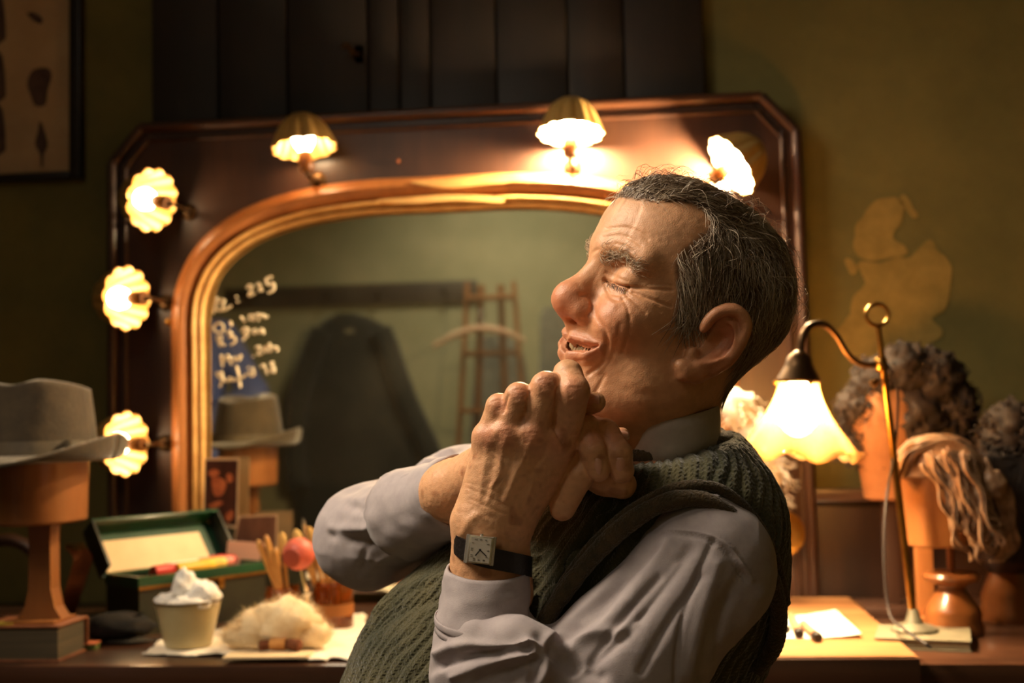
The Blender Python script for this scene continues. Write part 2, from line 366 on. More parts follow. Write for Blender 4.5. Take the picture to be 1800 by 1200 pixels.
# handwriting in white paint on the glass (crop pixels, 5x)
W = [[(158,305),(125,455)], [(205,325),(140,395),(185,435)], [(222,330),(205,425),(285,385)], [(325,300),(328,312)], [(335,345),(337,357)],
     [(420,235),(440,205),(468,225),(435,295),(490,275)], [(500,210),(525,190),(545,215),(525,250),(565,250)], [(640,130),(590,150),(600,200),(650,190),(655,240),(605,275)], [(620,205),(665,215)],
     [(172,538),(135,560),(132,600),(172,622),(210,598),(208,560),(172,538)], [(272,520),(285,565)], [(365,480),(400,525)], [(475,470),(440,478),(448,506),(478,490),(478,520)], [(478,490),(520,460),(520,520)], [(520,490),(560,465),(575,490),(602,480)],
     [(155,660),(185,745)], [(155,660),(195,655),(190,695),(165,700),(225,735)], [(235,630),(265,610),(285,640),(265,665),(310,665),(315,705),(275,730)], [(375,610),(400,580),(432,600),(395,635),(428,640),(380,690)], [(500,595),(472,605),(485,632),(505,605),(530,628)], [(530,625),(550,590),(568,635)],
     [(205,920),(190,820),(225,870),(250,820),(285,905)], [(300,835),(315,870),(340,835),(350,865),(370,815)], [(473,828),(477,838)], [(495,760),(520,745),(535,770),(515,815),(560,800)], [(590,745),(568,765),(595,792),(600,750)], [(618,715),(622,790),(640,755),(682,752),(684,788)],
     [(195,968),(150,985),(200,1040),(180,1098)], [(195,968),(212,1035),(250,1050),(265,1020),(290,1045),(305,1020)], [(325,915),(350,1010),(360,1105)], [(318,1045),(372,1020),(395,1010),(415,985)], [(428,925),(433,935)], [(440,960),(450,1000),(480,990),(470,930)], [(535,925),(570,910),(600,990)], [(655,885),(625,892),(652,930),(625,952),(655,970),(662,930)]]
m_chalk = M('white_paint_marks', lin(236, 224, 196), rough=.8)
for st in W:
    q = A([py(350+a/5, 460+b_/5, YB+.0185) for a, b_ in st]); q = curve(q, 5*len(q)) if len(q) > 2 else q
    obj('written_stroke', MB().tube(q, .0024, 6, squash=(1, 1), up=(0, 1, 0)), m_chalk, mir)

# ------------------------------------------------------------------ clip-on lamps round the mirror
def bulb_mat(nm, k, col=(1, .72, .40)): return M(nm, (1, .8, .5), emit=col, estr=k, rough=.4)
m_shade = bpy.data.materials.new('fluted_brass_shade'); m_shade.use_nodes = True
bb = m_shade.node_tree.nodes['Principled BSDF']; bb.inputs['Metallic'].default_value = .35; bb.inputs['Roughness'].default_value = .33; bb.inputs['Base Color'].default_value = (*lin(200, 160, 92), 1)
m_sock = M('bakelite_socket', lin(120, 74, 34), rough=.35)
LAMP_PARTS = {}
def lamp_meshes():
    flut = lambda w, i: 1+.115*abs(math.cos(6*w))*min(1, i/3)-.05
    prof = [(.012, .062), (.022, .060), (.031, .052), (.040, .038), (.047, .020), (.054, .002)]
    inner = [(r-.0015, h-.0015) for r, h in prof][::-1]
    s_ = MB().lathe(prof, n=96, wav=flut, cap=False)
    k = len(prof)
    s2 = MB().lathe(inner, n=96, wav=lambda w, i: flut(w, k-1-i), cap=False)
    top = MB().ball((0, 0, .062), (.012, .012, .005), 16, 6)
    sh = MB().add(s_.v, s_.f).add(s2.v, s2.f).add(top.v, top.f)
    bu = MB().lathe([(r_, h_-.007) for r_, h_ in [(.004, .0), (.010, .004), (.0175, .016), (.0195, .027), (.016, .038), (.008, .044), (.001, .0455)]], n=18)
    so = MB().lathe([(.011, -.040), (.0125, -.038), (.0125, -.016), (.0105, -.010), (.010, -.006)], n=18)
    ar = MB().tube(curve([(0, 0, -.028), (.0, .004, -.036), (0, .014, -.042), (0, .030, -.044)], 12), .0042, 8)
    return sh, bu, so, ar
_sh, _bu, _so, _ar = lamp_meshes()
def sconce(u, v, axis, k, label, y=2.20, size=1.1):
    """axis: direction from the crown of the shade to its opening; the socket sits on the opening side"""
    c = py(u, v, y); z = -A(axis, float); z /= np.linalg.norm(z); fr = frame(z, (0.3, 1, .2)); o = thing('mirror_lamp', label, 'lamp', c, 'clip-on lamps around the mirror')
    # y axis of the local frame must run towards the board
    yv = A([0, 1., 0]); yv = yv-z*(yv@z); yv /= np.linalg.norm(yv); xv = np.cross(yv, z); fr = A([xv, yv, z])
    o.rotation_mode = 'QUATERNION'; o.rotation_quaternion = Matrix([list(fr[:, 0]), list(fr[:, 1]), list(fr[:, 2])]).transposed().to_quaternion() if False else Matrix(A([xv, yv, z]).T.tolist()).to_quaternion()
    o.scale = (size,)*3
    def ch_(name, mb, mat, share=True):
        if name in LAMP_PARTS and share:
            q = bpy.data.objects.new(name, LAMP_PARTS[name]); link(q, o)
        else:
            q = obj(name, mb, mat, o, local=True)
            if share: LAMP_PARTS[name] = q.data
        return q
    ch_('shade', _sh, m_shade); ch_('bulb', _bu, bulb_mat('bulb_%d' % k, k), False); ch_('socket', _so, m_sock)
    # bracket from the socket to a rosette on the board
    s0 = c-z*.036*size; yb = YB+.012
    end = A([s0[0]-z[0]*.006*size, yb, s0[2]-z[2]*.006*size])
    br_ = MB().tube(curve([s0, s0-z*.012+A([0, .006, 0]), (s0-z*.02+end)/2, end], 14), .0042, 8)
    inv = np.linalg.inv(A([xv, yv, z]).T*size)
    br_.v = [tuple(inv@(A(q)-c)) for q in br_.v]; obj('bracket', br_, m_darkbrass, o, local=True)
    ro = MB().lathe([(.017, 0), (.017, .003), (.012, .007), (.006, .009)], end+A([0, .0, 0]), 20, ax=A([[1, 0, 0], [0, 0, 1], [0, -1, 0]])); ro.v = [tuple(inv@(A(q)-c)) for q in ro.v]
    obj('rosette', ro, m_darkbrass, o, local=True)
    return o
sconce(268, 352, (.88, -.42, -.24), 33, 'warm mirror lamp with scalloped shade at the top left corner', 2.18)
sconce(224, 524, (.93, -.36, -.06), 33, 'middle of the three mirror lamps down the left side', 2.18)
sconce(222, 780, (.94, -.34, -.03), 33, 'lowest mirror lamp on the left side beside the hat brim', 2.18)
sconce(535, 262, (.12, -.12, -.97), 48, 'fluted brass mirror lamp at the top left of the arch', 2.19)
sconce(1003, 236, (-.02, -.16, -.98), 3200, 'dazzling fluted mirror lamp at the top right of the arch', 2.19)
sconce(1284, 292, (-.80, -.22, -.56), 3200, 'dazzling mirror lamp in the top right corner above the head', 2.19)
# ------------------------------------------------------------------ dressing table
TY = 1.70
tab = thing('dressing_table', 'long dark mahogany dressing table with moulded front edge', 'table', (-.3, 2.0, 0))
obj('top', MB().box((-.35, (TY+YW)/2, ZT-.014), (1.35, (YW-TY)/2-.001, .014), bev=.006), m_mahog_h, tab)
obj('edge_moulding', MB().tube([(-1.7, TY+.004, ZT-.036), (1.0, TY+.004, ZT-.036)], .010, 10), m_mahog_h, tab)
obj('apron', MB().box((-.35, TY+.03, ZT-.115), (1.32, .012, .087), bev=.003), m_mahog_h, tab)
for x in (-1.25, -.75, -.05, .55):
    d = obj('drawer', MB().box((x, TY+.014, ZT-.115), (.21, .008, .06), bev=.004), m_mahog_h, tab)
    obj('drawer_knob', MB().lathe([(.006, 0), (.006, .01), (.014, .016), (.014, .022), (.004, .027)], (x, TY+.006, ZT-.115), 16, ax=A([[1, 0, 0], [0, 0, 1], [0, -1, 0]])), m_brass, d)
for x in (-1.64, .94):
    for y in (TY+.05, YW-.06):
        obj('leg', MB().lathe([(.022, 0), (.03, .03), (.018, .08), (.026, .30), (.034, .45), (.024, .52), (.036, .54), (.036, ZT-.028)], (x, y, 0), 16), m_mahog, tab)
m_board = M('pale_worn_board', lin(150, 100, 58), lin(182, 132, 84), rough=.42, scale=10, stretch=(.14, 1, 1), bump=.08)
wb = MB(); x1 = .366
wb.box(((-.02+x1)/2, (1.685+2.235)/2, ZT+.006), ((x1+.02)/2, (2.235-1.685)/2, .0055), bev=.002)
lipb = tag(obj('work_board', wb, m_board), 'pale worn wooden work board lying on the table by the lamp', 'board')
obj('board_lip', MB().box(((-.02+x1)/2, 1.689, ZT-.006), ((x1+.02)/2, .009, .0175), bev=.003), m_mahog_h, lipb)
ZB = ZT+.0118

def lay(mb, dz=0): return mb
# ------------------------------------------------------------------ hat on its block
HY = 1.775; ZH = .788; hc = py(72, 806, HY)
m_felt = M('grey_brown_felt', lin(74, 62, 44), lin(58, 49, 35), rough=.95, scale=30, sheen=.5, bump=.3, bscale=220)
m_band = M('felt_hat_band', lin(92, 80, 60), lin(76, 66, 50), rough=.7, scale=40)
hat = thing('fedora_hat', 'worn grey-brown felt fedora resting on a wooden hat block', 'hat', hc)
def crown(u, v):
    w = 2*PI*u; ca, sa = math.cos(w), math.sin(w); rx, ry = .082, .098
    h = .118
    if v < .62:
        t = v/.62; k = 1-.16*t**1.2; z = h*.93*t; x, y = rx*k*ca, ry*k*sa
    else:
        t = (v-.62)/.38; k = (1-.16)*(1-t); r0 = 1-t
        z = h*(.93+.07*math.sin(PI*min(1, t*2.6)/2)) - .030*(t**1.0)*max(0, math.cos(0))*(.55+.45*abs(sa))*min(1, t*1.6)
        x, y = rx*k*ca, ry*k*sa
    if v > .5: z -= .016*math.exp(-((x+.014)/.026)**2)*min(1, (v-.5)*3)
    pinch = .010*math.exp(-((w-1.5*PI-.0)/.5)**2)*min(1, v*2) if v < .8 else 0
    z += .012*sa*-1*(v > .3)*min(1, (v-.3)*2)
    y += pinch
    y_, x_ = y, x
    return hc+A([x_*1.0+.004*math.sin(3*w)*v, y_, z])
cr = MB().sheet(crown, 49, 30); obj('crown', cr, m_felt, hat, smooth='full')
def brim(u, v):
    w = 2*PI*u; ca, sa = math.cos(w), math.sin(w); k = v
    rx = .080+.044*math.sin(k*1.5); ry = .096+k*.055
    z = .002+.030*k**3.5*abs(ca)**1.6-.012*k*k*abs(sa)-.010*k*(1-k)*3*abs(ca)
    return hc+A([rx*ca, ry*sa, z])
obj('brim', MB().sheet(brim, 65, 8, thick=(0, 0, .0055)), m_felt, hat, smooth='full')
def hband(u, v):
    w = 2*PI*u; k = 1-.16*((v*.03)/.075)**1.2; return hc+A([.0835*k*math.cos(w), .0995*k*math.sin(w), .004+.024*v])
obj('hat_band', MB().sheet(hband, 65, 4), m_band, hat, smooth='full')
obj('band_bow', MB().box(hc+A([.070, -.052, .018]), (.010, .004, .011), frame((0, 0, 1), (.6, -.8, 0)) , bev=.002), m_band, hat)
m_blockwood = M('honey_block_wood', lin(128, 78, 38), lin(152, 96, 48), rough=.4, scale=12, stretch=(1, 1, .2), bump=.08, coat=.15)
bl = thing('hat_block', 'wooden hat block on a flared board stand at the left of the table', 'hat block', (hc[0], HY, ZH))
zb0 = py(72, 918, HY)[2]
obj('block_head', MB().lathe([(.060, zb0-hc[2]), (.066, zb0-hc[2]+.004), (.068, -.012), (.068, .05), (.06, .085), (.04, .095)], hc, 40, wav=lambda w, i: 1/math.sqrt(math.cos(w)**2+(.84*math.sin(w))**2)), m_blockwood, bl)
# flared flat post
prof = [(.019, zb0), (.017, zb0-.03), (.018, ZH+.05), (.024, ZH+.022), (.036, ZH+.004)]
po = [(hc[0]+.004+a, HY-.012, z) for a, z in prof]+[(hc[0]+.004-a, HY-.012, z) for a, z in prof[::-1]]
obj('post', MB().prism(po, (0, .03, 0)), m_blockwood, bl, smooth=False)
obj('base', MB().box((hc[0], HY, ZH+.0025), (.040, .036, .002), bev=.001), m_blockwood, bl)
bkx = hc[0]-.012; bk = thing('thick_book', 'thick brown leather book lying under the hat block', 'book', (bkx, HY, ZT))
m_bk = M('brown_book_leather', lin(138, 84, 54), lin(112, 66, 42), rough=.5, scale=20, bump=.15)
for z_ in (ZT+.0015, ZH-.0015): obj('cover', MB().box((bkx, HY, z_), (.066, .047, .0015), bev=.001), m_bk, bk)
obj('spine', MB().box((bkx, HY+.0465, (ZT+ZH)/2), (.066, .0015, (ZH-ZT)/2-.003)), m_bk, bk, smooth=False)
obj('page_block', MB().box((bkx, HY-.002, (ZT+ZH)/2), (.062, .042, (ZH-ZT)/2-.003)), M('old_book_pages', lin(84, 72, 52), lin(64, 56, 40), rough=.8, scale=300, stretch=(.02, .02, 1)), bk, smooth=False)
# arched stand behind the hat block
ac = py(10, 1030, 2.12)
arp = [(ac[0]+.075*math.cos(t), 2.12, ac[2]+.01+.075*math.sin(t)) for t in np.linspace(0, PI, 20)]
arp = [(ac[0]+.075, 2.12, ZT+.012)]+arp+[(ac[0]-.075, 2.12, ZT+.012)]
ast = thing('arched_stand', 'dark arched wooden stand behind the hat block', 'stand', (ac[0], 2.12, ZT))
obj('arch', MB().tube(arp, .012, 10, up=(0, 1, 0)), m_mahog, ast)
obj('base', MB().box((ac[0], 2.12, ZT+.007), (.11, .05, .007), bev=.003), m_mahog, ast)
# brown leather strap hanging beside the stand
m_leather = M('tan_leather', lin(150, 92, 56), lin(122, 72, 42), rough=.45, scale=24, bump=.15)
sp_ = [py(u, v, 2.0) for u, v in [(134, 962), (147, 985), (140, 1010), (128, 1045)]]; sp_ += [pz(118, 1078, ZT+.006), pz(104, 1092, ZT+.006)]
def strap(u, v):
    q = strap.c[int(round(v*(len(strap.c)-1)))]; return q+A([(u-.5)*.030*(1-.3*v), .012*(u-.5), .004*math.sin(6*v)])
strap.c = curve(sp_, 26)
st_ = thing('leather_strap', 'tan leather strap propped up behind the green box', 'strap', pz(118, 1080, ZT))
obj('band', MB().sheet(strap, 5, 26, thick=(0, -.003, .001)), m_leather, st_)
obj('buckle', MB().box(sp_[0]+A([0, -.005, .002]), (.016, .003, .006), bev=.002), m_brass, st_)

# ------------------------------------------------------------------ green make-up box
m_green = M('green_enamel_tin', lin(20, 70, 46), lin(14, 56, 36), rough=.3, scale=12, coat=.2)
m_blackgreen = M('black_green_tin', lin(38, 40, 26), lin(28, 28, 20), rough=.45, scale=14, bump=.1)
m_cream = M('cream_paper', lin(240, 214, 172), lin(228, 196, 150), rough=.7, scale=8)
zbx = ZT+.098
a_ = pz(245, 1014, zbx); b_ = pz(466, 986, zbx); ex = (b_-a_); bw = np.linalg.norm(ex); ex /= bw; ey = A([-ex[1], ex[0], 0]); ez = A([0, 0, 1.])
bd = .105
box_o = a_-ez*.098+ey*bd/2+ex*bw/2
mk = thing('makeup_box', 'open green tin make-up box with a hinged lid and tray of sticks', 'box', box_o)
fr = A([ex, ey, ez]); cB = box_o
for nm, c, h in (('front_wall', (0, -bd/2+.002, .046), (bw/2, .002, .046)), ('back_wall', (0, bd/2-.002, .046), (bw/2, .002, .046)), ('side_wall', (-bw/2+.002, 0, .046), (.002, bd/2-.004, .046)), ('side_wall', (bw/2-.002, 0, .046), (.002, bd/2-.004, .046)), ('bottom', (0, 0, .002), (bw/2-.004, bd/2-.004, .002))):
    obj(nm, MB().box(cB+fr.T@A(c), h, fr), m_blackgreen, mk, smooth=False)
tr = obj('tray', MB().box(cB+fr.T@A((0, 0, .0815)), (bw/2-.004, bd/2-.004, .002), fr), m_green, mk, smooth=False)
for c, h in (((0, -bd/2+.001, .088), (bw/2+.003, .003, .010)), ((0, bd/2-.001, .088), (bw/2+.003, .003, .010)), ((-bw/2+.001, 0, .088), (.003, bd/2-.002, .010)), ((bw/2-.001, 0, .088), (.003, bd/2-.002, .010))):
    obj('tray_rim', MB().box(cB+fr.T@A(c), h, fr, bev=.0015), m_green, tr)
obj('brass_trim', MB().box(cB+fr.T@A((0, -bd/2-.0028, .079)), (bw/2+.003, .0012, .0022), fr), m_brass, mk, smooth=False)
obj('clasp', MB().box(cB+fr.T@A((.03, -bd/2-.004, .070)), (.006, .002, .009), fr, bev=.001), m_brass, mk)
# lid hinged at the back, leaning back, open face to the viewer
hb = cB+fr.T@A((0, bd/2+.002, .10)); tl = math.radians(128); lz = ez*math.sin(tl)+ey*(-math.cos(tl)); lz = lz/np.linalg.norm(lz); ln = np.cross(ex, lz)
lf = A([ex, -ln, lz]) if ln[1] < 0 else A([ex, ln, lz])   # second axis points away from the viewer
ln = lf[1]; lh = .094
lid = obj('lid', MB().box(hb+lz*lh/2+ln*.018, (bw/2+.003, .002, lh/2), lf), m_green, mk, smooth=False)
for c, h in (((0, 0, lh), (bw/2+.003, .02, .0025)), ((-bw/2-.001, 0, lh/2), (.0025, .02, lh/2)), ((bw/2+.001, 0, lh/2), (.0025, .02, lh/2))):
    obj('lid_rim', MB().box(hb+lf.T@A((c[0], c[1], c[2])), h, lf, bev=.001), m_green if c[0] == 0 else m_blackgreen, lid)
obj('lid_paper', MB().box(hb+lf.T@A((-.012, .014, lh*.40)), (bw/2-.022, .001, lh*.34), lf), m_cream, lid, smooth=False)
obj('lid_handle', MB().tube([hb+lf.T@A(q) for q in ((-.022, .004, lh+.002), (-.020, .004, lh+.007), (.020, .004, lh+.007), (.022, .004, lh+.002))], .002, 8), m_brass, lid)
# greasepaint sticks lying in the tray
sticks = [('red', lin(196, 44, 34), -.066, -.032, .05, .10), ('yellow', lin(232, 178, 44), -.01, -.036, .075, .03), ('pale yellow', lin(226, 190, 90), .035, -.022, .055, .15), ('pink', lin(222, 130, 112), .055, -.004, .06, -.2), ('white', lin(244, 232, 210), -.015, -.010, .075, .05), ('crimson', lin(160, 36, 30), .078, .010, .045, -.35)]
for nm, colr, sx, sy, ln_, an in sticks:
    c = cB+fr.T@A((sx, sy, .1005)); d = ex*math.cos(an)+ey*math.sin(an); zax = frame(d, (0, 0, 1))
    tg = thing('greasepaint_stick', f'{nm} greasepaint stick lying in the green box tray', 'make-up stick', c-ez*.008, 'greasepaint sticks in the tray')
    obj('wrapper', MB().lathe([(.0105, -ln_/2), (.011, -ln_/2+.002), (.011, ln_/2-.012), (.0105, ln_/2-.010)], c, 14, zax), M('stick_'+nm.replace(' ', '_'), colr, rough=.45), tg)
    obj('tip', MB().lathe([(.0092, ln_/2-.011), (.0092, ln_/2), (.006, ln_/2+.004)], c, 12, zax), M('stick_tip_'+nm.replace(' ', '_'), tuple(min(1, q*1.15+.02) for q in colr), rough=.35), tg)

# ------------------------------------------------------------------ enamel bowl with cotton wool
m_enamel = M('cream_enamel', lin(200, 186, 140), lin(184, 168, 122), rough=.35, scale=10, coat=.2)
m_cotton = M('cotton_wool', lin(246, 243, 236), lin(232, 228, 220), rough=1, scale=60, sheen=.4, bump=.6, bscale=160)
bc = py(331, 1122, 1.815); bc = A([bc[0], 1.815, ZT+.0075])
bowl = thing('enamel_bowl', 'cream enamel bowl heaped with white cotton wool', 'bowl', bc)
obj('bowl_body', MB().lathe([(.034, 0), (.036, .004), (.0405, .022), (.0455, .045), (.050, .066), (.0515, .069), (.050, .0695), (.048, .066), (.042, .04), (.034, .008), (.001, .006)], bc, 40), m_enamel, bowl)
obj('rim', MB().tube([bc+A([.0512*math.cos(t), .0512*math.sin(t), .0695]) for t in np.linspace(0, 2*PI, 40, endpoint=False)], .0015, 8, closed=True), M('dark_enamel_rim', lin(70, 56, 40), rough=.4), bowl)
def puff(c, r, seed, n=24, m=16, amp=.22, fr_=3.0):
    mb = MB().ball((0, 0, 0), 1, n, m); v = A(mb.v); d = 1+amp*vnoise(v*fr_, seed)+amp*.4*vnoise(v*fr_*2.3, seed+5); v = v*d[:, None]*A(r)+A(c); mb.v = [tuple(q) for q in v]; return mb
for i, (dx, dy, dz, r, lb) in enumerate([(.020, 0, .082, (.030, .030, .026), 'big rounded cotton wool wad in the enamel bowl'), (-.004, -.004, .098, (.018, .02, .026), 'tall cotton wool tuft standing in the bowl'), (-.033, -.008, .076, (.017, .018, .014), 'small cotton wool ball at the left of the bowl'), (.008, -.025, .074, (.034, .018, .012), 'flat cotton wool layer filling the bowl')]):
    tag(obj('cotton_wad', puff(bc+A([dx, dy, dz-.008]), r, 20+i), m_cotton, smooth='full'), lb, 'cotton wool', 'cotton wool in the bowl')

# ------------------------------------------------------------------ towel, fluff, corks
m_towel = M('white_towel', lin(250, 240, 220), lin(238, 224, 198), rough=.95, scale=30, sheen=.3, bump=.6, bscale=120)
tp = [pz(252, 1152, ZT), pz(640, 1166, ZT), pz(640, 1080, ZT), pz(300, 1122, ZT)]
def towel(u, v):
    a = tp[0]*(1-u)+tp[1]*u; b = tp[3]*(1-u)+tp[2]*u; q = a*(1-v)+b*v
    n_ = vnoise(A([[u*9, v*5, 0]]), 3)[0]; n2 = vnoise(A([[u*22, v*9, 3]]), 4)[0]
    q = q+A([.006*n2, .010*n_*(1-v), 0]); q[1] = max(q[1], TY+.004)
    q[2] = ZT+.0028+.004*abs(n_)+.002*n2*n2; return q
tag(obj('towel', MB().sheet(towel, 60, 24, thick=(0, 0, -.002)), m_towel, smooth='full'), 'crumpled white towel spread along the table edge', 'towel')
m_fluff = M('cream_wool_fluff', lin(246, 226, 186), lin(232, 206, 160), rough=1, sheen=.5, scale=30)
fc = py(489, 1100, 1.80); fc[2] = ZT+.014
FP = ((-.062, .008, .020), (-.026, .022, .032), (.014, .030, .042), (.050, .010, .026))
fl = thing('wool_puff', 'cream fluffy wool puff lying on the white towel', 'wool puff', A([fc[0], fc[1], ZT+.006]))
core = MB()
for dx, dz, r in FP:
    q = puff(fc+A([dx, 0, dz]), (r*1.2, r*1.0, r*.9), 40+int(dx*100), 18, 12, .2); core.add(q.v, q.f)
core.v = [(x_, y_, max(z_, ZT+.0095)) for x_, y_, z_ in core.v]
obj('core', core, m_fluff, fl, smooth='full')
hv, hf = [], []
for i in range(2600):
    dx, dz, r = FP[i % 4]
    d = RNG.normal(size=3); d[2] = abs(d[2])*.9; d /= np.linalg.norm(d); p0 = fc+A([dx, 0, dz])+d*A([r*1.15, r, r*.85])
    s_ = RNG.normal(size=3)*.5+d; s_ /= np.linalg.norm(s_); e = np.cross(s_, RNG.normal(size=3)); e /= np.linalg.norm(e); L_ = .006+.010*RNG.random()
    k = len(hv); p1 = p0+s_*L_*.6+RNG.normal(size=3)*.002; p2 = p0+s_*L_+RNG.normal(size=3)*.003
    for p_ in (p0, p1, p2):
        if p_[2] < ZT+.0095: p_[2] = ZT+.0095
    hv += [p0-e*.0003, p0+e*.0003, p1-e*.00025, p1+e*.00025, p2]; hf += [(k, k+1, k+3, k+2), (k+2, k+3, k+4, k+4)]
hf = [f if f[2] != f[3] else f[:3] for f in hf]
mbh = MB(); mbh.v = [tuple(p) for p in hv]; mbh.f = hf
obj('loose_fibres', mbh, m_fluff, fl, kind='stuff', smooth=False)
m_cork = M('cork', lin(208, 150, 84), lin(182, 122, 62), rough=.85, scale=60, bump=.3); m_cork2 = M('burnt_cork', lin(112, 62, 30), lin(92, 48, 22), rough=.8, scale=60)
for u, v, r, L_, an, mt, lb in ((489, 1143, .009, .024, 0, m_cork, 'yellow cork lying on the towel beside the wool puff'), (464, 1144, .008, .014, .6, m_cork2, 'brown cork stub at the left of the yellow cork'), (517, 1144, .009, .020, -.5, m_cork2, 'brown cork stub at the right of the yellow cork')):
    c = pz(u, v, ZT+.010); c[1] = max(c[1], TY+.02); c[2] = ZT+.0105+r; ax = frame((math.cos(an), math.sin(an), 0), (0, 0, 1)); t_ = thing('cork', lb, 'cork', c-A([0, 0, r]))
    obj('cork_body', MB().lathe([(r*.85, -L_/2), (r*.95, -L_/2+.002), (r, L_/2-.002), (r*.92, L_/2)], c, 18, ax), mt, t_)
    obj('cork_end', MB().lathe([(r*.8, L_/2), (r*.6, L_/2+.0012)], c, 16, ax), m_cork2, t_)
tr_ = [pz(418, 1150, ZT), pz(560, 1150, ZT)]
cc_ = (tr_[0]+tr_[1])/2; cc_[1] = TY+.032
tag(obj('card_tray', MB().box(A([cc_[0], cc_[1], ZT+.0085]), (.062, .022, .0018), frame((0, 0, 1), (1, .03, 0)), bev=.001), M('pale_card', lin(214, 190, 150), rough=.7)), 'pale card tray under the corks at the towel edge', 'card')
# dark folded cap beside the bowl
m_black = M('black_wool_cloth', lin(14, 13, 13), lin(22, 21, 21), rough=.95, scale=50, bump=.4, bscale=200)
cp = pz(212, 1128, ZT); cp[1] -= .004
capo = thing('folded_black_cap', 'folded black cloth cap lying in front of the green box', 'cap', A([cp[0], cp[1], ZT]))
obj('cap_crown', puff(A([cp[0]-.004, cp[1]+.012, ZT+.0235]), (.058, .040, .021), 71, 28, 14, .16, 2.0), m_black, capo, smooth='full')
def capbrim(u, v): return A([cp[0]-.03+.10*u, cp[1]-.018-.022*math.sin(PI*u)*v+.01, ZT+.004+.006*math.sin(PI*u)*(1-v)+.0015])
obj('cap_peak', MB().sheet(capbrim, 16, 8, thick=(0, 0, -.0022)), M('dark_grey_cloth', lin(52, 46, 38), lin(42, 38, 30), rough=.9, scale=60), capo, smooth='full')
obj('cap_strap', MB().tube(curve([A([cp[0]+.0, cp[1]+.02, ZT+.036]), A([cp[0]+.022, cp[1]+.005, ZT+.040]), A([cp[0]+.036, cp[1]+.01, ZT+.046])], 12), .0022, 6), m_black, capo)
# flat papers and matchbook at the left edge
for u, v, hx, hy, th, an, colr, lb, nm, z0 in ((20, 1150, .075, .009, .010, -.02, lin(94, 98, 84), 'grey-green booklet at the left front edge of the table', 'booklet', 0),
                                       (148, 1140, .022, .014, .010, .12, lin(72, 84, 30), 'small olive and red matchbox between booklet and cap', 'matchbox', 0), (8, 1096, .016, .012, .003, .2, lin(190, 170, 60), 'small yellow card lying on the thick brown book', 'card', ZH-ZT)):
    c = pz(u, v, ZT); c[1] = max(c[1], TY+hy+.006); ax = frame((0, 0, 1), (math.cos(an), math.sin(an), 0)); c[2] = ZT+z0
    c = A([py(u, v, 1.745)[0], 1.745, ZH]) if nm == 'card' else c; g = thing(nm, lb, nm.replace('_', ' '), c)
    obj('cover', MB().box(c+A([0, 0, th-.0008]), (hx, hy, .0008), ax), M(nm+'_cover', lin(198, 110, 70) if nm == 'matchbox' else colr, tuple(q*.8 for q in (lin(198, 110, 70) if nm == 'matchbox' else colr)), rough=.6, scale=20), g, smooth=False)
    obj('pages', MB().box(c+A([0, 0, th/2-.0004]), (hx-.001, hy-.001, th/2-.0004), ax), M(nm+'_pages', colr if nm == 'matchbox' else tuple(q*.9 for q in colr), rough=.7), g, smooth=False)

# ------------------------------------------------------------------ cards tucked in the mirror
def card(pts, y, mat, border, lb, nm, deco=None):
    q = [py(u, v, y) for u, v in pts]; c = sum(q)/4; t_ = thing(nm, lb, 'photograph', A([c[0], y, min(p[2] for p in q)]))
    obj('card_border', MB().prism(q, (0, .0008, 0)), border, t_, smooth=False)
    q2 = [c+(p-c)*k for p, k in zip(q, (.90, .90, .94, .94))]; obj('printed_image', MB().prism([p-A([0, .0003, 0]) for p in q2], (0, .0003, 0)), mat, t_, smooth=False)
    if deco:
        for nm2, pp, m_ in deco: obj(nm2, MB().prism([p-A([0, .0006, 0]) for p in curve([py(a, b, y) for a, b in pp], 20, True)], (0, .0003, 0)), m_, t_, smooth=False)
m_ph = M('dark_photo', lin(48, 26, 20), lin(74, 40, 30), rough=.3, scale=60); m_ph2 = M('photo_warm_figures', lin(190, 110, 70), lin(140, 70, 44), rough=.3, scale=80); m_bord = M('photo_border', lin(206, 174, 138), rough=.5)
m_ph3 = M('brown_photo', lin(92, 60, 48), lin(120, 84, 66), rough=.35, scale=50, stretch=(1, 1, .15))
card([(356,918),(418,930),(420,805),(360,805)], YB-.012, m_ph, m_bord, 'dark photograph with glowing figures tucked in the mirror corner', 'photograph',
     [('photo_figure', [(372,842),(382,838),(398,848),(392,868),(380,872),(374,862)], m_ph2), ('photo_figure', [(398,835),(406,832),(410,842),(402,848)], m_ph2), ('photo_figure', [(398,902),(408,896),(411,906),(402,918),(396,912)], m_ph2), ('photo_figure', [(366,888),(384,880),(392,884),(376,894)], m_ph2), ('photo_figure', [(366,830),(378,824),(386,832),(372,838)], m_ph2)])
card([(400,1000),(486,1000),(488,904),(420,906)], YB-.03, m_ph3, m_bord, 'pale bordered photograph leaning against the bottom of the mirror', 'photograph')
cl = [pz(395, 985, ZT+.06), pz(462, 990, ZT+.06)]
cdp = [py(u, v, 2.13) for u, v in ((372,1000),(462,1000),(452,960),(384,955))]; cdp = [q+A([0, .05, 0]) for q in cdp]
zz = A([0, .02, 0]); low = [A([cdp[0][0], 2.17, ZT+.001]), A([cdp[1][0]-.06, 2.17, ZT+.001])]
tag(obj('pink_envelope', MB().prism([low[0], low[1], cdp[2], cdp[3]], (0, .002, 0)), M('pink_paper', lin(236, 186, 158), rough=.7), smooth=False), 'pale pink envelope standing behind the green box', 'envelope')

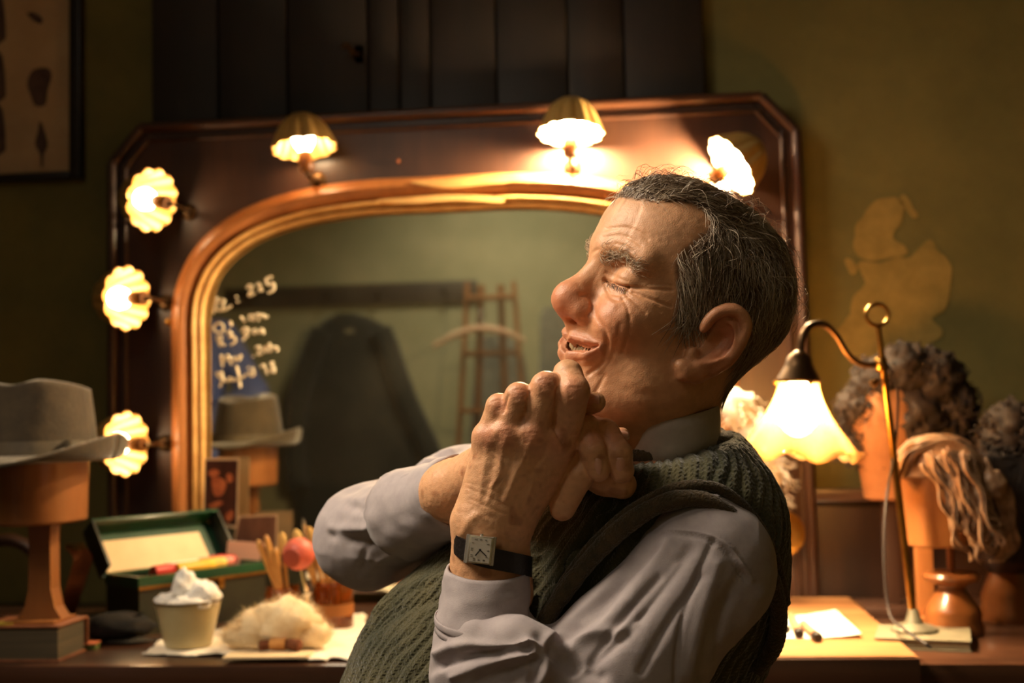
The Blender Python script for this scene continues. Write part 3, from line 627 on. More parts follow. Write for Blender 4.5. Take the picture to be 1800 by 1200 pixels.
# ------------------------------------------------------------------ brushes in amber jars, atomiser
m_amber = M('amber_glass', lin(190, 110, 40), rough=.05, trans=.85, ior=1.45)
m_bristle = M('brush_bristle', lin(214, 180, 110), lin(180, 140, 78), rough=.9, scale=80, stretch=(1, 1, .1)); m_stick = M('brush_handle_wood', lin(206, 154, 84), lin(176, 120, 58), rough=.4, scale=20)
m_ferr = M('silver_ferrule', lin(214, 208, 196), rough=.2, metal=1)
def jar(c, r, h, lb):
    t_ = thing('brush_jar', lb, 'jar', c)
    obj('jar_wall', MB().lathe([(r*.92, 0), (r, .004), (r, h*.85), (r*.9, h*.93), (r*.94, h), (r*.88, h), (r*.84, h*.93), (r*.93, h*.84), (r*.93, .007), (.001, .006)], c, 28), m_amber, t_)
    obj('label_band', MB().lathe([(r+.0006, h*.3), (r+.0006, h*.55)], c, 28, cap=False), M('jar_label', lin(150, 92, 40), rough=.6), t_)
j1 = A([*pz(495, 1050, ZT)[:2], ZT]); j1[1] = 1.97; j1[0] = py(497, 1030, 1.97)[0]
jar(j1, .030, .075, 'amber glass jar of brushes beside the green box')
j2 = A([py(585, 1030, 2.0)[0], 2.0, ZT]); jar(j2, .034, .08, 'amber glass jar of brushes behind the rubber atomiser')
def brush(base, tip, lb, rb=.006, headl=.03, m_h=m_bristle, handle_up=False):
    base = A(base); tip = A(tip); d = tip-base; L_ = np.linalg.norm(d); ax = frame(d/L_); t_ = thing('makeup_brush', lb, 'brush', base, 'make-up brushes in jars')
    if handle_up:
        obj('handle', MB().lathe([(.003, 0), (.004, L_*.3), (.005, L_*.75), (.0055, L_*.93), (.004, L_*.98), (.0015, L_)], base, 10, ax), m_h, t_)
    else:
        obj('handle', MB().lathe([(.003, 0), (.0035, L_-headl-.014)], base, 8, ax), m_stick, t_)
        obj('ferrule', MB().lathe([(.0036, L_-headl-.016), (rb*.8, L_-headl)], base, 10, ax), m_ferr, t_)
        obj('bristles', MB().lathe([(rb*.8, L_-headl), (rb, L_-headl*.6), (rb*.85, L_-headl*.2), (rb*.3, L_)], base, 12, ax), m_h, t_)
z6 = .008
for i, (u, v, dx, lb) in enumerate([(453, 948, .012, 'leftmost brush handle leaning out of the amber jar'), (467, 940, .006, 'second brush handle from the left in the amber jar'), (484, 962, .0, 'short brush handle standing upright in the amber jar')]):
    brush(j1+A([.012-.004*i+dx*.4, -.006+.004*i, z6]), py(u, v, 1.965), lb, handle_up=True, m_h=m_stick)
lbs = ['silver tipped brush standing tallest above the atomiser', 'bristle brush left of the tallest one behind the atomiser', 'bristle brush right of the tallest one behind the atomiser', 'broad bristle brush nearest the sleeve', 'narrow bristle brush touching the grey elbow', 'low bristle brush tucked under the sleeve', 'pale round brush just left of the pink rubber bulb']
for i, (u, v) in enumerate([(532, 910), (519, 930), (543, 926), (556, 928), (568, 930), (590, 985), (495, 935)]):
    brush((j1+A([.010, .010, z6]) if i == 6 else j2+A([-.012+.004*i, -.008+.005*(i % 4), z6])), py(u, v, 1.985+.006*(i % 3)), lbs[i], rb=.008 if i else .004, headl=.034, m_h=m_ferr if i == 0 else m_bristle)
for i, (u, v) in enumerate([(608, 1002), (622, 1016), (637, 1022)]):
    pass
m_rubber = M('pink_rubber', lin(214, 104, 84), lin(196, 88, 70), rough=.45, scale=10)
m_chrome = M('polished_chrome', lin(224, 216, 204), rough=.08, metal=1)
ab = A([py(541, 1060, 1.90)[0], 1.90, ZT+.004]); at_ = thing('perfume_atomiser', 'chrome atomiser with a pink rubber bulb among the brushes', 'atomiser', ab)
obj('flask', MB().lathe([(.020, 0), (.026, .004), (.027, .016), (.020, .030), (.010, .040), (.0065, .052), (.006, .066), (.008, .070)], ab, 28), m_chrome, at_)
rbc = py(525, 973, 1.89)
obj('neck_tube', MB().tube(curve([ab+A([0, 0, .066]), ab*.5+rbc*.5+A([.004, 0, .016]), rbc], 12), .004, 8), m_chrome, at_)
rb_ = obj('rubber_bulb', MB().ball(rbc, (.026, .026, .026), 24, 14), m_rubber, at_)
obj('bulb_cap', MB().lathe([(.015, 0), (.015, .003), (.010, .0045)], rbc+A([-.004, -.0245, -.004]), 20, frame((-.15, -1, -.1))), M('red_brown_rubber', lin(150, 62, 40), rough=.6), at_)

# ------------------------------------------------------------------ brass table lamp on the right
LY = 1.86
lb0 = py(1607, 1108, LY)
lampo = thing('table_lamp', 'brass stand lamp with a ruffled amber glass shade, lit', 'lamp', A([lb0[0], LY, ZT+.016]))
ptop = py(1544, 575, LY); pbot = A([lb0[0], LY, ZT+.03])
obj('base', MB().lathe([(.034, 0), (.034, .004), (.028, .008), (.014, .012), (.010, .022), (.007, .032)], A([lb0[0], LY, ZT+.0165]), 32), M('grey_iron_base', lin(132, 126, 104), lin(110, 104, 86), rough=.45, metal=.4, scale=20), lampo)
obj('pole', MB().tube([pbot, pbot*.3+ptop*.7, ptop], [.0058, .0058, .0046], 12), m_brass, lampo)
rc = py(1542, 553, LY)
obj('ring', MB().tube([rc+A([.0165*math.cos(t), 0, .0165*math.sin(t)]) for t in np.linspace(0, 2*PI, 28, endpoint=False)], .0032, 8, closed=True), m_brass, lampo)
jn = py(1549, 640, LY)
obj('clamp', MB().lathe([(.008, -.010), (.0095, -.008), (.0095, .008), (.008, .010)], jn, 16, frame(ptop-pbot)), m_brass, lampo)
obj('thumb_screw', MB().tube([py(1543, 668, LY-.012), py(1532, 676, LY-.014)], [.004, .0065], 10), m_brass, lampo)
SY = 1.80
arm = curve([jn, py(1515, 640, LY-.006), py(1490, 622, LY-.015), py(1470, 590, LY-.025), py(1448, 570, LY-.04), py(1425, 572, SY+.008), py(1411, 590, SY), py(1407, 618, SY)], 48)
obj('arm', MB().tube(arm, .0052, 10), m_darkbrass, lampo)
# shade axis: slight tilt
top = py(1405, 618, SY); bot = py(1401, 800, SY); axv = top-bot; H = np.linalg.norm(axv); fx = frame(axv/H)
obj('shade_holder', MB().lathe([(.031, H-.046), (.033, H-.042), (.030, H-.036), (.024, H-.026), (.020, H-.018), (.018, H-.008), (.010, H-.001), (.006, H+.002)], bot, 28, fx), m_darkbrass, lampo)
ruf = lambda w, i: 1+.014*abs(math.cos(32*w))
gp = [(.029, H-.046), (.031, H-.058), (.037, H-.075), (.047, H-.094), (.060, H-.113), (.071, H-.130), (.077, H-.142), (.082, H-.150), (.089, H-.154), (.0905, H-.152)]
gin = [(r-.0022, h-.0006) for r, h in gp][::-1]
mg = MB().lathe(gp, bot, 128, fx, wav=ruf, cap=False); q = MB().lathe(gin, bot, 128, fx, wav=lambda w, i: ruf(w, len(gp)-1-i), cap=False); mg.add(q.v, q.f)
m_lampglass = bpy.data.materials.new('amber_ribbed_glass'); m_lampglass.use_nodes = True
nt = m_lampglass.node_tree; b = nt.nodes['Principled BSDF']; b.inputs['Base Color'].default_value = (1, .66, .30, 1); b.inputs['Roughness'].default_value = .12; b.inputs['IOR'].default_value = 1.3; b.inputs['Transmission Weight'].default_value = .9
tl_ = nt.nodes.new('ShaderNodeBsdfTranslucent'); tl_.inputs[0].default_value = (1, .62, .28, 1); tp_ = nt.nodes.new('ShaderNodeBsdfTransparent'); tp_.inputs[0].default_value = (1, .80, .52, 1)
m1 = nt.nodes.new('ShaderNodeMixShader'); m1.inputs[0].default_value = .30; m2 = nt.nodes.new('ShaderNodeMixShader'); m2.inputs[0].default_value = .45
nt.links.new(tl_.outputs[0], m1.inputs[2]); nt.links.new(tp_.outputs[0], m1.inputs[1]); nt.links.new(m1.outputs[0], m2.inputs[2]); nt.links.new(b.outputs[0], m2.inputs[1]); nt.links.new(m2.outputs[0], nt.nodes['Material Output'].inputs[0])
for i_, p_ in enumerate(mg.v):
    l_ = fx@(A(p_)-bot); rr = math.hypot(l_[0], l_[1]); w_ = math.atan2(l_[1], l_[0]); k_ = max(0, (rr-.062)/.028); l_ = l_+A([l_[0]*.07*k_*math.cos(7*w_), l_[1]*.07*k_*math.cos(7*w_), .0075*k_*math.cos(7*w_)]); mg.v[i_] = tuple(bot+fx.T@l_)
gs = obj('glass_shade', mg, m_lampglass, lampo)
for k in range(3):
    t = k*2*PI/3+.9; obj('holder_screw', MB().ball(bot+fx.T@A([.034*math.cos(t), .034*math.sin(t), H-.046]), .0038, 10, 6), m_brass, lampo)
obj('lamp_bulb', MB().lathe([(.010, H-.046), (.013, H-.060), (.024, H-.085), (.026, H-.100), (.020, H-.116), (.008, H-.124), (.001, H-.125)], bot, 20, fx), bulb_mat('table_lamp_bulb', 900), lampo)
# flex hanging along the pole
fxp = curve([jn+A([.012, .008, 0]), py(1578, 690, LY+.01), py(1574, 780, LY), py(1558, 880, LY-.012), py(1554, 980, LY-.012), py(1563, 1075, LY-.02), pz(1585, 1102, ZT+.04), pz(1628, 1132, ZT+.034), pz(1636, 1136, ZT+.024)], 60)
obj('flex', MB().tube(fxp, .0021, 7), M('grey_flex', lin(44, 36, 33), rough=.7), lampo)
# grey book under the lamp
m_gbook = M('grey_cloth_cover', lin(128, 118, 92), lin(108, 100, 78), rough=.7, scale=30, bump=.1)
gb = thing('grey_book', 'grey cloth-bound book under the lamp base', 'book', A([lb0[0]+.005, LY-.01, ZT]))
gax = frame((0, 0, 1), (1, -.25, 0)); gc = A([lb0[0]+.010, LY-.012, ZT])
obj('cover', MB().box(gc+A([0, 0, .0148]), (.066, .058, .0014), gax, bev=.0008), m_gbook, gb); obj('cover', MB().box(gc+A([0, 0, .0014]), (.066, .058, .0014), gax, bev=.0008), m_gbook, gb)
obj('pages', MB().box(gc+A([.001, .001, .0081]), (.063, .055, .0053), gax), M('book_pages', lin(150, 128, 92), rough=.8), gb, smooth=False)

# ------------------------------------------------------------------ sheet and black-tipped pencils on the board
m_sheet = M('white_sheet', lin(248, 240, 222), rough=.8)
shp = [pz(1330, 1124, ZB), pz(1515, 1122, ZB), pz(1468, 1076, ZB), pz(1368, 1085, ZB)]
def sheetf(u, v):
    q = (shp[0]*(1-u)+shp[1]*u)*(1-v)+(shp[3]*(1-u)+shp[2]*u)*v; q = q.copy(); q[2] = ZB+.0008+.014*max(0, u-.55)**1.5*(1-.4*v)*1.6+.001*math.sin(7*u)**2; return q
tag(obj('paper_sheet', MB().sheet(sheetf, 24, 14, thick=(0, 0, -.0005)), m_sheet, smooth='full'), 'bright white paper sheet curling on the work board', 'paper')
m_flesh = M('flesh_pink_paint', lin(206, 150, 112), lin(186, 126, 90), rough=.45, scale=20); m_blk = M('black_tip', lin(20, 16, 15), rough=.5)
for u0, v0, u1, v1, lb in ((1352, 1094, 1382, 1106, 'leftmost black-tipped make-up pencil on the work board'), (1390, 1082, 1405, 1114, 'middle black-tipped make-up pencil on the white sheet'), (1412, 1096, 1438, 1120, 'rightmost black-tipped make-up pencil on the white sheet')):
    r = .0062; a = pz(u0, v0, ZB+r+.001); bq = pz(u1, v1, ZB+r+.001); d = bq-a; L_ = np.linalg.norm(d); ax = frame(d/L_, (0, 0, 1)); t_ = thing('makeup_pencil', lb, 'pencil', A([(a[0]+bq[0])/2, (a[1]+bq[1])/2, ZB]))
    obj('shaft', MB().lathe([(r*.8, 0), (r, .003), (r, L_-.014), (r*.95, L_-.013)], a, 14, ax), m_flesh, t_)
    obj('cap', MB().lathe([(r*1.12, L_-.016), (r*1.15, L_-.014), (r*1.15, L_), (r*.9, L_+.002)], a, 14, ax), m_blk, t_)
    obj('cap_ring', MB().lathe([(r*1.2, L_-.018), (r*1.2, L_-.0155)], a, 14, ax), m_brass, t_)
# ------------------------------------------------------------------ wig blocks and wigs on the right
m_darkhair = M('dark_brown_wig_hair', lin(36, 28, 22), lin(58, 44, 32), rough=.75, scale=60)
m_greyhair = M('tan_grey_wig_hair', lin(186, 148, 112), lin(120, 86, 60), rough=.5, scale=50)
m_whitehair = M('white_wig_hair', lin(244, 236, 220), lin(226, 214, 194), rough=.6, scale=50)
m_canvas = M('tan_canvas_block', lin(190, 132, 84), lin(168, 112, 68), rough=.7, scale=20, bump=.2)
m_turned = M('turned_oak', lin(118, 66, 30), lin(142, 84, 40), rough=.33, scale=10, stretch=(1, 1, .3), coat=.3)
def locks(name, curves, r, mat, parent, n=6):
    mb = MB()
    for c in curves:
        m_ = len(c); t = np.linspace(0, 1, m_); mb.tube(c, r*(1-.75*t**2)*(.55+.45*np.minimum(1, t*6)), n)
    return obj(name, mb, mat, parent, smooth='full', kind='stuff')
def curl(p0, d0, L_, rad, turns, seed, n=22):
    g = np.random.default_rng(seed); d = A(d0, float); d /= np.linalg.norm(d); fr_ = frame(d); t = np.linspace(0, 1, n); ph = g.random()*6.28
    off = rad*np.minimum(1, t*3)[:, None]*(np.cos(turns*2*PI*t+ph)[:, None]*fr_[0]+np.sin(turns*2*PI*t+ph)[:, None]*fr_[1])
    return A(p0)+t[:, None]*L_*d+off-off[0]
def stand(name, lb, c, prof, extra=None):
    t_ = thing(name, lb, 'stand', c); obj('turned_base', MB().lathe(prof, c, 32), m_turned, t_); return t_
# first block: dark curly wig on a tan block
w1 = py(1560, 848, 2.13); base1 = A([w1[0]+.02, 2.13, ZT])
wb1 = thing('wig_block', 'tan canvas wig block under the big dark curly wig', 'wig block', base1)
zt1 = py(1560, 812, 2.13)[2]; zl1 = py(1560, 878, 2.13)[2]
obj('head', MB().lathe([(.030, zl1-ZT), (.040, zl1-ZT+.004), (.047, zt1-ZT-.01), (.058, zt1-ZT+.02), (.064, zt1-ZT+.07), (.05, zt1-ZT+.12), (.02, zt1-ZT+.145)], A([w1[0], 2.13, ZT]), 28), m_canvas, wb1)
pc = py(1624, 1020, 2.04)
obj('post', MB().box(A([w1[0], 2.13, (ZT+zl1)/2-.001]), (.012, .012, (zl1-ZT)/2+.005), bev=.003), m_mahog, wb1)
obj('foot', MB().box(A([w1[0], 2.13, ZT+.008]), (.055, .05, .008), bev=.003), m_mahog, wb1)
wg1 = thing('dark_curly_wig', 'big dark brown curly wig on the tan block behind the lamp pole', 'wig', A([w1[0]+.03, 2.13, zt1]))
cs = []; W1 = [(1505,780,.03),(1515,720,.04),(1545,675,.045),(1590,655,.05),(1640,670,.05),(1670,715,.045),(1660,770,.045),(1600,740,.06),(1560,790,.045),(1625,790,.045),(1672,765,.028)]
mbw = MB()
for i, (u, v, r) in enumerate(W1):
    c = py(u, v, 2.13); q = puff(c, (r*1.05, r*1.1, r*1.05), 90+i, 40, 26, .20, 7); mbw.add(q.v, q.f)
    for k in range(60):
        d = RNG.normal(size=3); d[1] -= .3; d /= np.linalg.norm(d); cs.append(curl(c+d*r*.8, d*.6+A([.3*d[2], 0, -.4])+RNG.normal(size=3)*.4, .020+.014*RNG.random(), .0065, 1.7, i*100+k, 16))
obj('hair_mass', mbw, m_darkhair, wg1, smooth='full'); locks('curls', cs, .0024, m_darkhair, wg1, 5)
# second block: tan-grey wavy wig
B2 = 1.93; w2 = py(1645, 880, B2); zt2 = py(1645, 822, B2)[2]; zl2 = py(1645, 958, B2)[2]; st2 = py(1685, 1118, 1.86)
wb2 = thing('wig_block', 'honey wooden wig block under the tan wavy wig, on a turned stand', 'wig block', A([w2[0], B2, ZT]))
obj('head', MB().lathe([(.045, zl2-ZT), (.050, zl2-ZT+.003), (.052, zt2-ZT), (.050, zt2-ZT+.02), (.035, zt2-ZT+.038), (.01, zt2-ZT+.046)], A([w2[0], B2, ZT]), 36), m_blockwood, wb2)
obj('rod', MB().tube([A([w2[0]+.018, B2, ZT+.08]), A([w2[0]+.018, B2, zl2+.004])], .006, 12), m_turned, wb2)
obj('turned_base', MB().lathe([(.044, 0), (.045, .012), (.041, .022), (.043, .03), (.040, .04), (.026, .06), (.020, .070), (.021, .074), (.040, .082), (.043, .088), (.040, .093), (.012, .094)], A([w2[0]+.018, B2, ZT]), 36), m_turned, wb2)
# upright wooden batten left of the stand
pb = A([py(1624, 1000, 2.03)[0], 2.03, 0]); zbat = py(1624, 945, 2.03)[2]
bt = thing('wooden_batten', 'upright reddish wooden batten between the lamp pole and turned stand', 'batten', A([pb[0], 2.03, ZT]))
obj('upright', MB().box(A([pb[0], 2.03, (ZT+zbat)/2+.006]), (.0135, .010, (zbat-ZT)/2-.006), bev=.003), m_mould, bt)
obj('foot', MB().box(A([pb[0]-.004, 2.025, ZT+.006]), (.02, .02, .006), bev=.002), m_mould, bt)
wg2 = thing('wavy_beard_wig', 'tan grey wavy wig with long curls draped over the wooden block', 'wig', A([w2[0], B2, zt2]))
cs = []
def clump(pts, amp, waves, n_, spread, dirv):
    g_ = curve(pts, 34); ph = RNG.random()*6.28; t = np.linspace(0, 1, 34)
    for _ in range(n_):
        o_ = RNG.normal(size=3)*spread; c = g_+o_[None]*(1-.75*t[:, None]**2)+(amp*(.4+.6*t)*np.sin(waves*2*PI*t+ph+RNG.normal()*.25))[:, None]*A(dirv); cs.append(c)
for k in range(30):   # hair combed over the crown
    a0 = RNG.random(); g = RNG.random()
    clump([py(1576+12*g, 838-10*a0, B2-.050+.02*a0), py(1592+14*g, 802-18*a0, B2-.056+.06*a0), py(1640, 778-12*a0+8*g, B2-.052+.075*a0), py(1692+10*g, 780-6*a0+14*g, B2-.05+.07*a0), py(1732+16*g, 812+30*g, B2-.04+.05*a0)], .0035, 2.5, 12, .0022, (.3, .5, 1))
for k in range(26):   # curls falling from the front
    g = RNG.random(); h_ = RNG.normal()*9; w3_ = RNG.random()*.016
    clump([py(1612+95*g, 806+h_, B2-.054-w3_), py(1634+88*g, 842+h_, B2-.064-w3_), py(1654+84*g, 884+h_, B2-.066-w3_), py(1668+88*g, 926+h_*2, B2-.064-w3_), py(1686+84*g, 950+h_*2.5, B2-.06-w3_)], .0075, 1.6+RNG.random(), 11, .0020, (1, .5, .3))
for k in range(14):
    g = RNG.random(); clump([py(1716+22*g, 806+20*RNG.random(), B2-.034), py(1750+18*g, 858, B2-.038), py(1764+22*g, 915, B2-.034), py(1766+18*g, 962, B2-.034), py(1744+26*g, 985, B2-.038)], .007, 2.2, 10, .0020, (1, .4, .3))
hm = MB().lathe([(.055, zt2-ZT-.012), (.058, zt2-ZT+.004), (.055, zt2-ZT+.026), (.038, zt2-ZT+.044), (.008, zt2-ZT+.053)], A([w2[0], B2, ZT]), 30); 
for i, (u, v, r) in enumerate([(1665, 822, .022), (1690, 860, .022), (1712, 905, .022), (1722, 945, .016), (1745, 850, .02)]):
    q = puff(py(u, v, B2-.052), (r, r*.6, r*1.1), 170+i, 24, 16, .2, 5); hm.add(q.v, q.f)
obj('wig_cap', hm, m_greyhair, wg2, smooth='full')
locks('wavy_locks', cs, .0020, m_greyhair, wg2, 5)
# third: dark wig on its own turned stand at the right edge
B3 = 2.05; w3 = py(1768, 800, B3); st3 = A([py(1775, 1100, B3)[0], B3, ZT])
zl3 = py(1768, 950, B3)[2]
wb3 = thing('wig_block', 'shadowed wig block and turned stand at the right edge of the photo', 'wig block', st3)
obj('turned_base', MB().lathe([(.046, 0), (.047, .014), (.042, .024), (.043, .04), (.036, .06), (.026, .085), (.018, .105), (.014, .115)], st3, 32), m_turned, wb3)
obj('head', MB().lathe([(.03, zl3-ZT-.05), (.045, zl3-ZT-.03), (.046, w3[2]-ZT-.03), (.042, w3[2]-ZT+.005), (.024, w3[2]-ZT+.022), (.006, w3[2]-ZT+.028)], st3, 28), m_mahog, wb3)
obj('rod', MB().tube([st3+A([0, 0, .11]), A([st3[0], B3, zl3-.045])], .008, 12), m_turned, wb3)
wg3 = thing('dark_long_wig', 'dark long-haired wig in shadow at the right edge', 'wig', A([w3[0], B3, w3[2]]))
cs = []; mbw = MB()
for i, (u, v, r) in enumerate([(1760,770,.034),(1778,752,.044),(1770,785,.046),(1820,775,.05),(1765,810,.04),(1815,830,.05)]):
    c = py(u, v, B3); q = puff(c, (r, r, r), 130+i, 36, 24, .2, 7); mbw.add(q.v, q.f)
    for k in range(60):
        d = RNG.normal(size=3); d[1] -= .3; d /= np.linalg.norm(d); cs.append(curl(c+d*r*.8, d*.6+A([0, 0, -.5])+RNG.normal(size=3)*.4, .022+.014*RNG.random(), .006, 1.6, 9000+i*100+k, 14))
for i in range(90):
    g = RNG.random(); pts = [py(1730+90*g, 800, B3-.05), py(1738+80*g, 860+20*RNG.random(), B3-.055), py(1745+80*g, 920, B3-.05), py(1752+60*g, 970+20*RNG.random(), B3-.045)]
    c = curve(pts, 24); t = np.linspace(0, 12, 24)+RNG.random(); c += (np.sin(t)*.005)[:, None]*A([1, .5, .2]); cs.append(c)
obj('hair_mass', mbw, m_darkhair, wg3, smooth='full'); locks('hanging_locks', cs, .0032, m_darkhair, wg3, 5)
# white wig lit by the lamp, hanging on a round brass peg of the mirror
pegc = py(1375, 938, 2.20)
peg = thing('brass_peg', 'round brass peg on the mirror frame below the lit white wig', 'peg', A([pegc[0], YB+.012, pegc[2]]))
axp = A([[1, 0, 0], [0, 0, 1], [0, -1, 0]])
obj('disc', MB().lathe([(.020, 0), (.036, .004), (.042, .010), (.041, .015), (.030, .017), (.016, .016), (.012, .019), (.010, .026), (.004, .029)], pegc+A([0, .02, 0]), 36, axp), m_brass, peg)
obj('stem', MB().tube([pegc+A([0, .02, 0]), A([pegc[0], YB+.016, pegc[2]])], .008, 12), m_brass, peg)
wc = py(1335, 800, 2.18); wg4 = thing('white_wig', 'white wispy wig glowing under the table lamp behind the shoulder', 'wig', wc)
cs = []; mbw = MB()
for i, (u, v, r) in enumerate([(1300,720,.03),(1330,770,.034),(1345,830,.030),(1350,880,.022),(1310,800,.03)]):
    q = puff(py(u, v, 2.19), (r, r*.9, r*1.2), 150+i, 18, 12, .25, 3); mbw.add(q.v, q.f)
    for k in range(40):
        d = RNG.normal(size=3); d[1] -= .4; d /= np.linalg.norm(d); cs.append(curl(py(u, v, 2.19)+d*A([r, r*.9, r*1.2])*.9, d+A([0, 0, -.9]), .03+.02*RNG.random(), .004, 1.2, 5000+i*50+k, 14))
obj('hair_mass', mbw, m_whitehair, wg4, smooth='full'); locks('wisps', cs, .0014, m_whitehair, wg4, 4)

# ------------------------------------------------------------------ the room behind, seen in the mirror
YM = YB+.02
def rf(u, v, y): p = py(u, v, 2*YM-y); return A([p[0], y, p[2]])
m_rail = M('dark_rail_wood', lin(52, 42, 32), lin(66, 52, 38), rough=.5, scale=10, stretch=(.1, 1, 1))
m_coat = M('black_overcoat_wool', lin(34, 33, 28), lin(46, 44, 36), rough=.95, scale=40, sheen=.3)
yr = -1.08
a = rf(395, 525, yr); b = rf(838, 512, yr); zc_ = (a[2]+b[2])/2
rail = thing('coat_rail', 'long dark coat rail board on the far wall, reflected in the mirror', 'coat rail', A([(a[0]+b[0])/2, -1.1, zc_]))
obj('rail_board', MB().box(A([(a[0]+b[0])/2, -1.088, zc_]), (abs(b[0]-a[0])/2, .011, .052), bev=.004), m_rail, rail)
for t in (.12, .42, .62, .88):
    p = a*(1-t)+b*t; p[2] = zc_-.01
    obj('peg', MB().tube(curve([A([p[0], -1.078, p[2]]), A([p[0], -1.03, p[2]-.004]), A([p[0], -1.015, p[2]+.02])], 10), .007, 8), m_darkbrass, rail)
# overcoat
yc = -.98
rows = [(552,590,628),(562,572,655),(580,553,682),(610,540,695),(660,522,712),(720,508,735),(790,505,768),(860,512,792),(940,520,800),(1010,525,805)]
coat = thing('black_overcoat', 'black overcoat hanging from the rail, reflected in the mirror', 'coat', rf(640, 548, yc))
R_ = curve([(r[0], r[1], r[2]) for r in rows], 40)
def coatf(u, v):
    i = v*(len(R_)-1); r = R_[int(round(i))]; L_ = rf(r[1], r[0], yc); Q = rf(r[2], r[0], yc); c = (L_+Q)/2; hw = abs(Q[0]-L_[0])/2; w_ = 2*PI*u
    dep = .05+.05*v; k = 1+.05*math.sin(7*w_+3*v)*v
    return A([c[0]+hw*math.cos(w_)*k, yc+dep*math.sin(w_)*k, c[2]])
mbc = MB().sheet(coatf, 49, 40); obj('body', mbc, m_coat, coat, smooth='full')
for s in (0, 1):
    p_ = [rf(q[1+s]+(14 if s == 0 else -14), q[0], yc+.05) for q in rows[2:8]]; obj('sleeve', MB().tube(curve(p_, 20), .055, 12), m_coat, coat, smooth='full')
tgp = rf(614, 582, yc+.065); obj('coat_label', MB().box(tgp, (.02, .002, .008), bev=.001), M('coat_label_cloth', lin(150, 140, 110), rough=.7), coat)
# stepladder, hanger and a grey coat
m_lad = M('ladder_wood', lin(150, 104, 62), lin(128, 84, 48), rough=.5, scale=10, stretch=(1, 1, .1)); yl = -.60
lad = thing('stepladder', 'wooden stepladder with a hanger on it, reflected in the mirror', 'ladder', A([rf(860, 700, yl)[0], yl, 0]))
rails = []
for (u0, v0, u1, v1, dy) in ((822, 498, 806, 780, 0), (903, 496, 925, 780, 0)):
    t0 = rf(u0, v0, yl); t1 = rf(u1, v1, yl+.12); d = t1-t0; e = t0+d*(t0[2]/(t0[2]-t1[2])); e[2] = 0.012
    obj('rail', MB().tube([t0, e], .020, 8, squash=(1, .6)), m_lad, lad, smooth=False); rails.append((t0, e))
for (u0, v0, u1, v1) in ((846, 500, 838, 780), (880, 500, 890, 780)):
    t0 = rf(u0, v0, yl-.03); t1 = rf(u1, v1, yl-.14); d = t1-t0; e = t0+d*(t0[2]/(t0[2]-t1[2])); e[2] = .012; obj('back_leg', MB().tube([t0, e], .015, 8), m_lad, lad, smooth=False)
for t in np.linspace(.04, .92, 7):
    p0 = rails[0][0]*(1-t)+rails[0][1]*t; p1 = rails[1][0]*(1-t)+rails[1][1]*t; c = (p0+p1)/2; obj('step', MB().box(c, (abs(p1[0]-p0[0])/2, .045, .010), bev=.003), m_lad, lad)
hg = thing('coat_hanger', 'pale wooden coat hanger hooked on the stepladder, reflected', 'hanger', rf(840, 580, yl+.105))
obj('shoulder_bar', MB().tube(curve([rf(762, 608, yl+.115), rf(800, 588, yl+.115), rf(842, 577, yl+.115), (rf(885, 583, yl+.115)), rf(922, 598, yl+.115)], 24), [.010]*4+[.014]*16+[.010]*4, 10), M('pale_hanger_wood', lin(200, 150, 110), lin(216, 190, 160), rough=.4, scale=5), hg)
obj('hook', MB().tube(curve([rf(842, 577, yl+.115), rf(842, 566, yl+.115), rf(849, 560, yl+.105), rf(850, 551, yl+.05), rf(843, 548, yl+.04)], 16), .003, 8), m_ferr, hg)
m_gcoat = M('grey_coat_cloth', lin(120, 118, 104), lin(96, 96, 86), rough=.95, scale=30, sheen=.3)
def hang(name, lb, rws, y, mat, dep=.07):
    Rr = curve(rws, 36); t_ = thing(name, lb, 'garment', rf((rws[0][1]+rws[0][2])/2, rws[0][0], y))
    def f_(u, v):
        r = Rr[int(round(v*35))]; L_ = rf(r[1], r[0], y); Q = rf(r[2], r[0], y); c = (L_+Q)/2; hw = abs(Q[0]-L_[0])/2; w_ = 2*PI*u; k = 1+.10*math.sin(5*w_+4*v)
        return A([c[0]+hw*math.cos(w_)*k, y+dep*math.sin(w_)*k, c[2]])
    obj('body', MB().sheet(f_, 41, 36), mat, t_, smooth='full'); 
    obj('collar', MB().tube(curve([f_(t, .0)+A([0, 0, -.01]) for t in np.linspace(.5, 1, 8)], 16), .014, 8), mat, t_, smooth='full')
hang('grey_jacket', 'grey jacket hanging behind the stepladder, reflected in the mirror', [(590,850,890),(620,838,915),(680,832,925),(760,830,935),(860,830,940)], -1.0, m_gcoat, .05)
hang('slate_coat', 'slate grey coat on the far wall behind the profile, reflected', [(540,958,1000),(570,950,1020),(640,948,1040),(720,946,1050),(900,945,1060)], -1.02, m_gcoat, .045)
